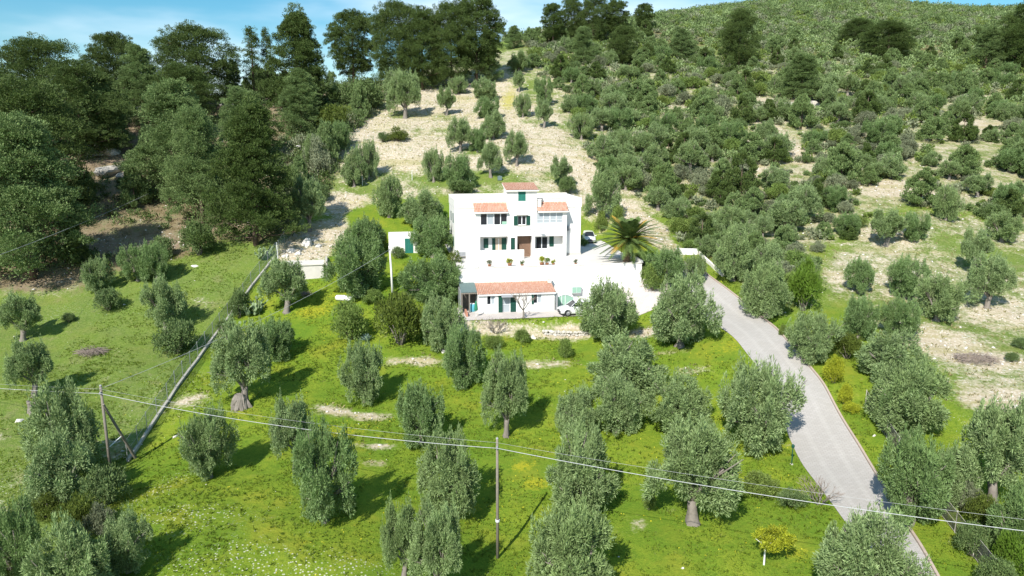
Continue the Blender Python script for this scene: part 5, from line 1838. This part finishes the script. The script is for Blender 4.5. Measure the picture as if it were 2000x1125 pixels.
def fence(pix, h, step, netm, postm, curb, label, seg=(0, 1)):
    base = resample([W(*p) for p in pix], 120)
    d = np.concatenate([[0], np.cumsum(np.linalg.norm(np.diff(base, axis=0), axis=1))])
    n = max(2, int(d[-1] / step) + 1)
    st = np.linspace(0, d[-1], n)
    bx, by = np.interp(st, d, base[:, 0]), np.interp(st, d, base[:, 1])
    bz = H(bx, by)
    root = tag(empty('wire_fence', (bx[0], by[0], bz[0])), label, 'fence')
    o = np.array([bx[0], by[0], bz[0]])
    mb = MB()
    for i in range(n - 1):
        a, b = np.array([bx[i], by[i], bz[i]]) - o, np.array([bx[i + 1], by[i + 1], bz[i + 1]]) - o
        zz = np.array([0, 0, 1.0])
        mb.add([a + zz * .05, b + zz * .05, b + zz * h, a + zz * h], [(0, 1, 2, 3)])
    mb.build('netting', netm, root)
    mb = MB()
    for off in (.1, h * .5, h):
        mb.tube([np.array([bx[i], by[i], bz[i] + off]) - o for i in range(n)], .012, 4)
    mb.build('wire', postm, root)
    rr = random.Random(3)
    for i in range(n):
        mb = MB(); a = np.array([bx[i], by[i], bz[i]]) - o
        mb.tube([a + np.array([0, 0, -.3]), a + np.array([rr.uniform(-.04, .04), 0, h + .1])], .03, 6)
        mb.build('post', postm, root)
    if curb:
        mb = MB()
        for i in range(n - 1):
            a, b = np.array([bx[i], by[i], bz[i]]) - o, np.array([bx[i + 1], by[i + 1], bz[i + 1]]) - o
            t = (b - a)[:2]; t /= np.linalg.norm(t)
            nn = np.array([t[1], -t[0], 0])
            w_ = .115
            lo, hi = np.array([0, 0, -.4]), np.array([0, 0, .26 + rr.uniform(-.03, .03)])
            a0, a1, b1, b0 = a - nn * w_, a + nn * w_, b + nn * w_, b - nn * w_
            mb.hexa([a0 + lo, a1 + lo, b1 + lo, b0 + lo, a0 + hi, a1 + hi, b1 + hi, b0 + hi])
        mb.build('base_kerb', M['conc'], root)
    return root
fence([(250, 902), (300, 826), (325, 792), (375, 718), (426, 648), (460, 603)], 1.85, 2.3, M['net'], M['grey'], True, 'green wire fence on a low concrete kerb, lower stretch along the garden meadow')
fence([(460, 603), (493, 558), (520, 524), (540, 500)], 1.85, 2.3, M['net'], M['grey'], True, 'green wire fence on a kerb, upper stretch between the cactus and the cistern')
fence([(545, 498), (565, 466), (592, 425), (612, 392)], 1.9, 2.6, M['net'], M['grey'], False, 'green wire fence beside the boulder pile in the shade of the pines')
fence([(1690, 795), (1722, 842), (1760, 900), (1800, 960), (1856, 1030), (1902, 1090), (1940, 1140)], 1.5, 2.4, M['netgrey'], M['conc'], False, 'grey netting fence along the hedge beyond the driveway')
gp = tag(empty('fence_post', W(543, 505)), 'pale metal post at the end of the kerbed fence by the cistern', 'post')
mb = MB(); mb.tube([(0, 0, -.3), (-.06, 0, 2.2)], .06, 8); mb.build('post', M['frame'], gp)
for (u_, v_, lb) in ((708, 362, 'thin pale post on the grass between the two field edge olives'), (805, 352, 'thin pale post below the upright field olive'), (919, 372, 'thin pale post beside the wide olive behind the villa')):
    gp = tag(empty('fence_post', W(u_, v_)), lb, 'post')
    mb = MB(); mb.tube([(0, 0, -.3), (0, 0, 1.7)], .045, 6); mb.build('post', M['frame'], gp)
gp = tag(empty('garden_lamp', W(1546, 907)), 'short green garden lamp post at the edge of the driveway', 'lamp post')
mb = MB(); mb.tube([(0, 0, -.2), (0, 0, 1.35)], .04, 8); mb.build('pole', M['green'], gp)
mb = MB(); mb.lathe([(.05, 1.35), (.12, 1.42), (.13, 1.58), (.02, 1.68)], n=10); mb.build('lamp_head', M['green'], gp)
mb = MB(); mb.lathe([(.12, -.1), (.12, .05)], n=10); mb.build('base', M['conc'], gp)

# ------------------------------------------------------------------ rocks, cistern, walls
def rock(name, P, s3, seed, label, cat, m=None, group=None):
    rnd = random.Random(seed)
    bm = bmesh.new()
    bmesh.ops.create_icosphere(bm, subdivisions=3, radius=1)
    offs = [(Vector((rnd.gauss(0, 1), rnd.gauss(0, 1), rnd.gauss(0, 1))).normalized(), rnd.uniform(.45, .9)) for _ in range(13)]
    for v in bm.verts:
        n = v.co.normalized(); r = 1.0
        for d, k in offs:
            c = n.dot(d)
            if c > 0: r = min(r, k / max(c, .2))
        v.co = n * r * (1 + rnd.uniform(-.03, .03))
    me = bpy.data.meshes.new(name); bm.to_mesh(me); bm.free()
    me.materials.append(m or M['pale'])
    o = link(bpy.data.objects.new(name, me))
    o.location = [float(c) for c in P]; o.scale = s3; o.rotation_euler = (0, 0, rnd.uniform(0, 6))
    return tag(o, label, cat, group)

ct = W(600, 522)
cs = tag(empty('cistern', ct, R(14)), 'pale concrete cistern block beside the boulder pile', 'cistern')
cs.scale = (1.25, 1.25, 1.35)
mb = MB()
mb.box(-2.1, 1.7, -2.4, .2, -1.2, .55)
mb.build('tank', M['pale'], cs)
mb = MB(); mb.box(-2.2, 1.8, -2.5, .3, .552, .66); mb.build('slab', M['pale'], cs)
mb = MB(); mb.box(-1.2, -.5, -1.4, -.8, .662, .74); mb.build('hatch', M['conc'], cs)
mb = MB(); mb.box(1.9, 2.1, -2.2, 1.6, -.9, .8); mb.build('side_wall', M['conc'], cs)
for i, (u_, v_, s_, lb) in enumerate([(600, 478, (1.0, .9, 1.0), 'biggest pale boulder above the cistern'), (570, 490, (.9, .7, .5), 'flat pale boulder behind the cistern'), (582, 497, (.6, .5, .4), 'small pale boulder at the corner of the cistern'),
                                     (558, 500, (.8, .6, .45), 'pale boulder nearest the kerbed fence end'), (622, 482, (.7, .6, .5), 'pale boulder on the far side of the cistern'), (572, 512, (.7, .5, .35), 'low pale boulder in front of the cistern'),
                                     (615, 470, (.8, .6, .4), 'pale boulder in the rubble above the cistern'), (548, 515, (.5, .4, .3), 'small pale stone at the foot of the fence post')]):
    rock('boulder', W(u_, v_), s_, 100 + i, lb, 'boulder')
for i, (u_, v_, s_, lb) in enumerate([(222, 258, (3.2, 2.0, 2.0), 'white rock face showing between the pines, uppermost'), (190, 300, (4.2, 2.0, 2.6), 'broad white rock face between the pines'), (222, 300, (2.2, 1.6, 1.6), 'white rock beside the broad rock face'),
                                     (215, 335, (4.0, 2.0, 1.4), 'low shaded rock ledge below the white rock face'), (250, 345, (2.0, 1.4, 1.0), 'pale rock at the end of the shaded ledge'), (455, 205, (3.6, 1.6, .9), 'pale rock slab high on the pine slope'),
                                     (275, 212, (1.6, 1.2, .9), 'small white rock under the umbrella pine'), (570, 222, (3.0, 1.4, .7), 'pinkish rock under the big conical pine'), (585, 290, (1.2, 1.0, .9), 'white rock at the edge of the grey thicket'),
                                     (1540, 205, (4.5, 1.6, 1.2), 'pale stone scar under the wide green pine of the scrub'), (1585, 206, (2.5, 1.4, 1.1), 'pale rock at the end of the stone scar'), (1462, 8, (2.5, 1.5, 1.2), 'pale rock on the crest of the scrub hill'),
                                     (1325, 178, (1.4, 1.0, 1.2), 'white rock in the thick scrub above the gravel track')]):
    rock('rock_outcrop', W(u_, v_), s_, 200 + i, lb, 'rock', M['scar'] if 'scar' in lb or 'scrub' in lb or 'shaded' in lb else M['pale'])  # shaded ledge takes the darker rock, its shade put into the colour
for i, (u_, v_, s_, lb) in enumerate([(865, 688, (.35, .3, .3), 'white stone at the foot of the bright olive'), (343, 853, (.28, .22, .2), 'white stone in the grass near the fence kerb'), (1040, 660, (.5, .35, .3), 'pale stone in the stony bank under the yard'),
                                     (38, 822, (.45, .3, .3), 'pale stone by the hollow stump in the meadow'), (380, 520, (.7, .4, .2), 'flat white stone on the grass under the carob shaped bush'), (895, 668, (.5, .4, .35), 'grey stone under the carport wall'), (878, 645, (.8, .6, .5), 'big grey stone between the bright olive and the yard')]):
    rock('boulder', W(u_, v_), s_, 300 + i, lb, 'stone')
# low dry wall on the bank under the yard
p0, p1 = W(1062, 652), W(1148, 655)
dw = tag(empty('stone_wall', p0), 'low broken dry stone wall on the bank below the parked car', 'wall')
rnd = random.Random(8)
for k in range(26):
    t_ = (k + .5) / 26
    c_ = (p1 - p0) * t_
    zz = float(H(p0[0] + c_[0], p0[1] + c_[1])[0]) - p0[2]
    for lv in range(2):
        s_ = rnd.uniform(.16, .26)
        o = rock('stone', (c_[0] + rnd.uniform(-.1, .1), c_[1] + rnd.uniform(-.12, .12), zz + .1 + lv * .3), (s_ * 1.4, s_, s_), 400 + k * 2 + lv, None, None, M['conc'])
        o.parent = dw
# white plastered log shaped trough in the grass
lg = tag(empty('stone_roller', W(672, 588), R(-24)), 'long white stone lying in the grass near the white pole', 'stone')
mb = MB(); mb.tube([(-1.15, 0, .32), (-1.0, 0, .34), (0, .05, .36), (1.0, 0, .33), (1.15, 0, .30)], [.22, .34, .36, .33, .2], 10, jit=.06, rng=rnd); mb.build('stone', M['white'], lg)
# white gate wall piece at the top of the driveway, with a low wall running down from it
gw = tag(empty('gate_wall', W(1345, 497), R(-6)), 'short white wall beside the upper driveway', 'wall')
mb = MB(); mb.box(-1.7, 1.2, -.15, .15, -.4, .75); mb.build('wall', M['white'], gw)
mb = MB(); mb.box(-1.75, 1.25, -.2, .2, .752, .82); mb.build('coping', M['white'], gw)
lw = MB()
pr = [W(*p) for p in [(1362, 492), (1376, 508), (1394, 524), (1412, 540)]]
for a, b in zip(pr[:-1], pr[1:]):
    dd = b - a; nn = np.array([dd[1], -dd[0], 0]); nn /= np.linalg.norm(nn); nn *= .15
    lo, hi = np.array([0, 0, -.4]), np.array([0, 0, .45])
    lw.hexa([a - nn + lo, b - nn + lo, b + nn + lo, a + nn + lo, a - nn + hi, b - nn + hi, b + nn + hi, a + nn + hi])
tag(lw.build('low_wall', M['whiteold']), 'low pale wall following the bend of the upper driveway', 'wall')
# hollow stump, felled branches
sx_ = W(66, 805)
stp = tag(empty('tree_stump', sx_), 'hollow grey olive stump in the meadow beyond the fence', 'stump')
mb = MB()
for k in range(4):
    a = k * 1.6
    mb.tube([(.3 * math.cos(a), .3 * math.sin(a), -.3), (.26 * math.cos(a), .26 * math.sin(a), .5), (.4 * math.cos(a), .4 * math.sin(a), 1.1)], [.32, .24, .12], 7, jit=.25, rng=rnd)
mb.build('wood', M['bark'], stp)
st2 = W(475, 790)
big = tag(empty('tree_stump', st2 + np.array([-.1, -.5, 0])), 'very thick furrowed grey stump at the foot of the old olive', 'stump')
mb = MB()
for k in range(11):
    a = k * 2 * PI / 11 + rnd.uniform(-.2, .2); q = rnd.uniform(.75, 1.1)
    mb.tube([(.85 * q * math.cos(a), .7 * q * math.sin(a), -.3), (.62 * q * math.cos(a), .5 * q * math.sin(a), .25), (.42 * math.cos(a + .3), .36 * math.sin(a + .3), .75), (.24 * math.cos(a + .5), .22 * math.sin(a + .5), 1.15)], [.26 * q, .24, .22, .12], 7, jit=.35, rng=rnd)
mb.tube([(0, 0, 0), (.05, 0, 1.1)], [.5, .3], 8, jit=.2, rng=rnd)
mb.build('wood', M['bark'], big)
bh = W(180, 690)
def twig_pile(P, n, rad, h, label, name='brush_pile'):
    r2 = random.Random(17)
    mb = MB()
    for k in range(n):
        a = r2.uniform(0, 6.28); q = rad * r2.random() ** .5
        c = Vector((math.cos(a) * q, math.sin(a) * q * .7, r2.uniform(0, h)))
        d = Vector((r2.gauss(0, 1), r2.gauss(0, 1), r2.gauss(0, .25))).normalized() * r2.uniform(.4, 1.0)
        mb.tube([c - d, c + Vector((0, 0, .08)), c + d], [.02, .016, .006], 4)
    o = mb.build(name, M['twig']); o.location = P
    return tag(o, label, 'brush pile')
twig_pile(bh, 180, 1.5, .35, 'heap of grey cut branches lying in the meadow')
twig_pile(W(590, 576), 90, .9, .3, 'small heap of grey cuttings near the white stone')
twig_pile(W(1905, 705), 220, 2.0, .5, 'heap of pale branches on the bare stony strip')

# ------------------------------------------------------------------ bare trees
def bare_tree(P, h, wd, n_main, seed, label, name, trunk=True, fine=3):
    r2 = random.Random(seed)
    root = tag(empty(name, P), label, 'bare tree')
    mb = MB(); tw_ = MB()
    def grow(p, d, ln, r, lev):
        q = p + d * ln
        m_ = p.lerp(q, .5) + Vector((r2.gauss(0, .05), r2.gauss(0, .05), 0)) * ln
        (mb if lev < 2 else tw_).tube([p, m_, q], [r, r * .8, r * .6], 5 if lev < 2 else 4)
        if lev >= fine: return
        for _ in range(r2.choice((2, 3, 3))):
            nd = (d + Vector((r2.gauss(0, .5), r2.gauss(0, .5), r2.gauss(.12, .3)))).normalized()
            grow(m_.lerp(q, r2.random()), nd, ln * r2.uniform(.55, .8), r * .58, lev + 1)
    base = Vector((0, 0, -.2))
    if trunk:
        mb.tube([base, (0.05, 0, h * .15), (.0, 0, h * .3)], [.14, .11, .09], 7)
        base = Vector((0, 0, h * .28))
    for k in range(n_main):
        a = 2 * PI * k / n_main + r2.uniform(-.3, .3)
        d = Vector((math.cos(a) * wd, math.sin(a) * wd, 1)).normalized()
        grow(base, d, h * .36, .06 if trunk else .04, 0)
    mb.build('trunk', M['bark'], root)
    tw_.build('twigs', M['twig'], root)
bare_tree(W(1022, 622), 3.4, .75, 5, 3, 'small leafless tree in front of the annex door', 'bare_tree')
bare_tree(W(968, 650), 3.2, .9, 11, 5, 'leafless many stemmed shrub on the bank before the annex', 'bare_shrub', False)
bare_tree(W(1600, 985), 3.0, .8, 9, 6, 'leafless shrub hanging over the edge of the driveway', 'bare_shrub', False)
sc2 = W(1590, 992)
put('shrub', SH['dark'][0], sc2 + np.array([-1.5, .3, 0]), .55, .55, .55, 1.0, 'dark small leaved shrub behind the leafless driveway shrub', 'shrub', None, ('stem', 'foliage'))
# yellow flowering tree
ym = W(1492, 1103)
yt = tag(empty('mimosa_tree', ym), 'small yellow flowering tree on a thin white stem in the grass', 'flowering tree')
mb = MB(); mb.tube([(0, 0, -.2), (0, 0, .9), (.05, 0, 1.3)], [.06, .05, .05], 7)
for k in range(6):
    a = k; mb.tube([(.05, 0, 1.2), (.6 * math.cos(a), .4 * math.sin(a), 1.7)], [.035, .012], 4)
mb.build('trunk', M['frame'], yt)
cr = Crown(); r_ = np.random.default_rng(4)
k_ = 40
cn = np.array([.45, 0, 1.75]) + sph(r_, k_) * np.array([1.15, .8, .55]) * r_.uniform(.4, 1, (k_, 1))
clumps(r_, cr, cn, np.full((k_, 3), .26), 4200, .15, .06)
link(bpy.data.objects.new('crown', cr.mesh('mimosa_crown', M['yellow'])), yt)

# ------------------------------------------------------------------ cactus and agave
def cactus(P, n, s_, seed, label):
    r2 = random.Random(seed)
    root = tag(empty('prickly_pear', P), label, 'cactus')
    mb = MB()
    def pad(c, d, sz):
        d = d.normalized()
        nrm = d.cross(Vector((r2.gauss(0, 1), r2.gauss(0, 1), r2.gauss(0, .3)))).normalized()
        sd_ = d.cross(nrm)
        vs = []
        K = 12
        for sg in (-1, 1):
            for k in range(K):
                a = 2 * PI * k / K
                vs.append(c + d * sz * (1 + math.cos(a)) * .55 + sd_ * sz * .42 * math.sin(a) + nrm * sg * sz * .045)
        vs += [c + d * sz * .55 + nrm * sz * .10, c + d * sz * .55 - nrm * sz * .10]
        fs = [(k, (k + 1) % K, 25 - 1) if False else (K + k, K + (k + 1) % K, 2 * K) for k in range(K)]
        fs += [((k + 1) % K, k, 2 * K + 1) for k in range(K)] + [(k, (k + 1) % K, K + (k + 1) % K, K + k) for k in range(K)]
        mb.add(vs, fs)
        return c + d * sz * 1.05
    for k in range(n):
        a = r2.uniform(0, 6.28); q = r2.random() ** .5 * s_
        c = Vector((math.cos(a) * q, math.sin(a) * q * .8, -.05))
        d = Vector((math.cos(a) * .5, math.sin(a) * .5, 1))
        for lv in range(r2.choice((3, 4, 5))):
            d = (d + Vector((r2.gauss(0, .45), r2.gauss(0, .45), r2.uniform(0, .4)))).normalized()
            c = pad(c, d, r2.uniform(.34, .46))
    mb.build('pads', M['cactus'], root)
cactus(W(488, 612), 46, 1.25, 5, 'big prickly pear cactus on the garden side of the fence')
cactus(W(513, 505), 18, .6, 6, 'small yellowish prickly pear at the top of the fence')
cactus(W(462, 655), 6, .35, 7, 'tiny prickly pear on the kerb below the big one')
ag = tag(empty('agave', W(716, 668)), 'blue grey agave rosette above the upright olive', 'agave')
mb = MB()
for k in range(26):
    a = k * 2.4; e = R(20 + 60 * (1 - k / 26))
    d = Vector((math.cos(a) * math.cos(e), math.sin(a) * math.cos(e), math.sin(e)))
    sd_ = Vector((-math.sin(a), math.cos(a), 0)); l_ = 1.0
    o = Vector((0, 0, .1))
    vs = [o - sd_ * .06, o + sd_ * .06, o + d * l_ * .5 + sd_ * .07 + Vector((0, 0, .03)), o + d * l_ - Vector((0, 0, .05)), o + d * l_ * .5 - sd_ * .07 + Vector((0, 0, .03)), o + d * l_ * .45 - Vector((0, 0, .05))]
    mb.add(vs, [(0, 1, 2, 5), (5, 2, 3), (5, 3, 4), (0, 5, 4), (1, 0, 4, 3, 2)])
mb.build('leaves', M['agave'], ag)

# ------------------------------------------------------------------ potted plants along the terrace edge
def pot(s_, t_, kind, label, k=1.0):
    root = tag(empty('potted_plant', L(s_, t_, V0 + .0)), label, 'potted plant')
    root.scale = (k, k, k)
    mb = MB(); mb.lathe([(.15, 0), (.2, .3), (.23, .32), (.23, .36), (.17, .36)], n=12); mb.build('pot', M['terr'], root, True)
    r2 = np.random.default_rng(int(abs(s_) * 100))
    c = Crown(); cn = np.array([0, 0, .62]) + sph(r2, 10) * np.array([.2, .2, .18])
    clumps(r2, c, cn, np.full((10, 3), .12), 420, .14, .05)
    link(bpy.data.objects.new('foliage', c.mesh('pot_foliage', M[kind])), root)
for s_, t_, kd, lb, k in [(-4.0, -6.9, 'shrubbrown', 'pinkish potted plant on the terrace, above the annex window', 1.0), (-1.45, -7.0, 'yellow', 'yellow potted plant on the terrace above the annex door', 1.25), (.1, -7.2, 'shrubdark', 'dark potted plant in the middle of the terrace', .9),
                          (2.6, -7.3, 'yellow', 'tall yellow potted plant on the terrace above the annex roof end', 1.35), (3.3, -7.1, 'shrubgreen', 'green potted plant beside the tall yellow one', 1.1), (4.1, -7.2, 'yellow', 'small yellow potted plant next to the green potted plant', .9), (7.0, -7.2, 'shrubbrown', 'brownish potted plant towards the palm end of the terrace', .8)]:
    pot(s_, t_, kd, lb, k)
hb = L(12.6, 9.6, V0)
put('shrub', SH['green'][1], hb, .55, .45, .42, .4, 'low green hedge bush at the side wall of the villa before the parked car', 'shrub', None, ('stem', 'foliage'))
ch_ = tag(empty('garden_bench', L(-6.6, .2, V0), TH), 'grey garden bench at the corner of the villa', 'bench')
mb = MB(); mb.box(-.8, .8, -.25, .25, .40, .46); mb.build('seat', M['grey'], ch_)
mb = MB(); mb.box(-.8, .8, .22, .27, .46, .9); mb.build('backrest', M['grey'], ch_)
for a in (-.7, .7):
    mb = MB(); mb.box(a - .05, a + .05, -.22, .22, 0, .4); mb.build('leg', M['grey'], ch_)
wt = tag(empty('water_tank', W(976, 352), R(10)), 'small pale green water tank in the grass behind the villa', 'water tank')
wt.scale = (.6, .6, .6)
mb = MB(); mb.box(-.6, .6, -.4, .4, 0, 1.2); mb.build('tank', M['roofgreen'], wt)
mb = MB(); mb.lathe([(.18, 1.2), (.18, 1.28)], n=12); mb.build('lid', M['grey'], wt)

# ------------------------------------------------------------------ grass, flowers and loose stones (nobody could count them)
rg = np.random.default_rng(12)
def inside_clear(x, y):
    s_, t_ = to_st(x, y)
    bad = (s_ > -8.5) & (s_ < 17) & (t_ > -14.4) & (t_ < 15)
    lx = np.interp(y, [p[1] for p in la[::-1]], [p[0] for p in la[::-1]]); rx = np.interp(y, [p[1] for p in ra[::-1]], [p[0] for p in ra[::-1]])
    bad |= (x > lx - .2) & (x < rx + .3) & (y < 93)
    return ~bad
ZI = zone.reshape(ny, nx, 4)
def zval(x, y, c):
    i = np.clip(np.searchsorted(gy, y) - 1, 0, ny - 2); j = np.clip(np.searchsorted(gx, x) - 1, 0, nx - 2)
    return ZI[i, j, c]
def blades(name, n, xr, yr, test, h, w_, m, cl=3):
    x = rg.uniform(*xr, n); y = rg.uniform(*yr, n)
    k = inside_clear(x, y) & test(x, y)
    x, y = x[k], y[k]
    z = H(x, y)
    x, y, z = np.repeat(x, cl), np.repeat(y, cl), np.repeat(z, cl)
    x = x + rg.normal(0, .06, len(x)); y = y + rg.normal(0, .06, len(x))
    P = np.stack([x, y, z - .02], -1)
    D = np.stack([rg.normal(0, .9, len(x)), rg.normal(0, .9, len(x)), np.ones(len(x))], -1)
    V, f = leaves(rg, P, D, h, w_)
    o = link(bpy.data.objects.new(name, np_mesh(name, V, f, m)))
    return tag(o, kind='stuff')
M['grass'] = leaf('grass_blades', (.090, .150, .014), (.220, .285, .030), (.15, .22, .02), .45, .6, .0)
M['drygrass'] = leaf('dry_grass', (.20, .19, .07), (.40, .35, .18), (.3, .27, .12), .3, .7, .0)
M['buttercup'] = leaf('yellow_petals', (.52, .47, .02), (.66, .60, .05), (.6, .5, .03), .3, .6, .0)
M['daisy'] = leaf('white_petals', (.62, .62, .55), (.78, .78, .72), (.7, .7, .65), .3, .6, .0)
nz_ = lambda x, y: vnoise(x, y, .7, 31) + vnoise(x, y, 2.1, 33) * .6
blades('meadow_grass', 62000, (-48, 34), (34, 98), lambda x, y: (zval(x, y, 0) < .45) & (nz_(x, y) > -.25), .19, .065, M['grass'])
blades('tall_grass', 9000, (-48, 34), (34, 98), lambda x, y: (zval(x, y, 0) < .5) & (vnoise(x, y, .35, 41) > .55), .26, .08, M['grass'], 5)
blades('dry_grass', 16000, (-60, 80), (50, 175), lambda x, y: (zval(x, y, 0) > .25) & (rg.uniform(0, 1, len(x)) < .8), .34, .10, M['drygrass'])
blades('yellow_wildflowers', 40000, (-40, 34), (34, 190), lambda x, y: (rg.uniform(0, 1, len(x)) < zval(x, y, 1) * .8 + .04), .10, .10, M['buttercup'], 2)
blades('white_wildflowers', 60000, (-60, 70), (34, 95), lambda x, y: (rg.uniform(0, 1, len(x)) < zval(x, y, 2) * .55 + .004), .055, .05, M['daisy'], 2)
# loose stones
def stones(name, n):
    x = rg.uniform(-60, 80, n); y = rg.uniform(36, 200, n)
    k = inside_clear(x, y) & (rg.uniform(0, 1, n) < np.clip(zval(x, y, 0) - .25, 0, 1) ** 1.2 + .006)
    x, y = x[k], y[k]; z = H(x, y); m_ = len(x)
    oc = np.array([(1, 0, 0), (-1, 0, 0), (0, 1, 0), (0, -1, 0), (0, 0, 1), (0, 0, -1)], float)
    fc = np.array([(0, 2, 4), (2, 1, 4), (1, 3, 4), (3, 0, 4), (2, 0, 5), (1, 2, 5), (3, 1, 5), (0, 3, 5)])
    s_ = .06 + .16 * rg.uniform(0, 1, m_) ** 3
    V = oc[None] * rg.uniform(.6, 1.3, (m_, 6, 1)) * (s_[:, None, None] * np.array([1.2, 1, .7])) + rg.normal(0, .15, (m_, 6, 3)) * s_[:, None, None]
    V += np.stack([x, y, z], -1)[:, None]
    f = (fc[None] + np.arange(m_)[:, None, None] * 6).reshape(-1, 3)
    o = link(bpy.data.objects.new(name, np_mesh(name, V.reshape(-1, 3), f, M['pale'])))
    return tag(o, kind='stuff')
stones('loose_stones', 42000)
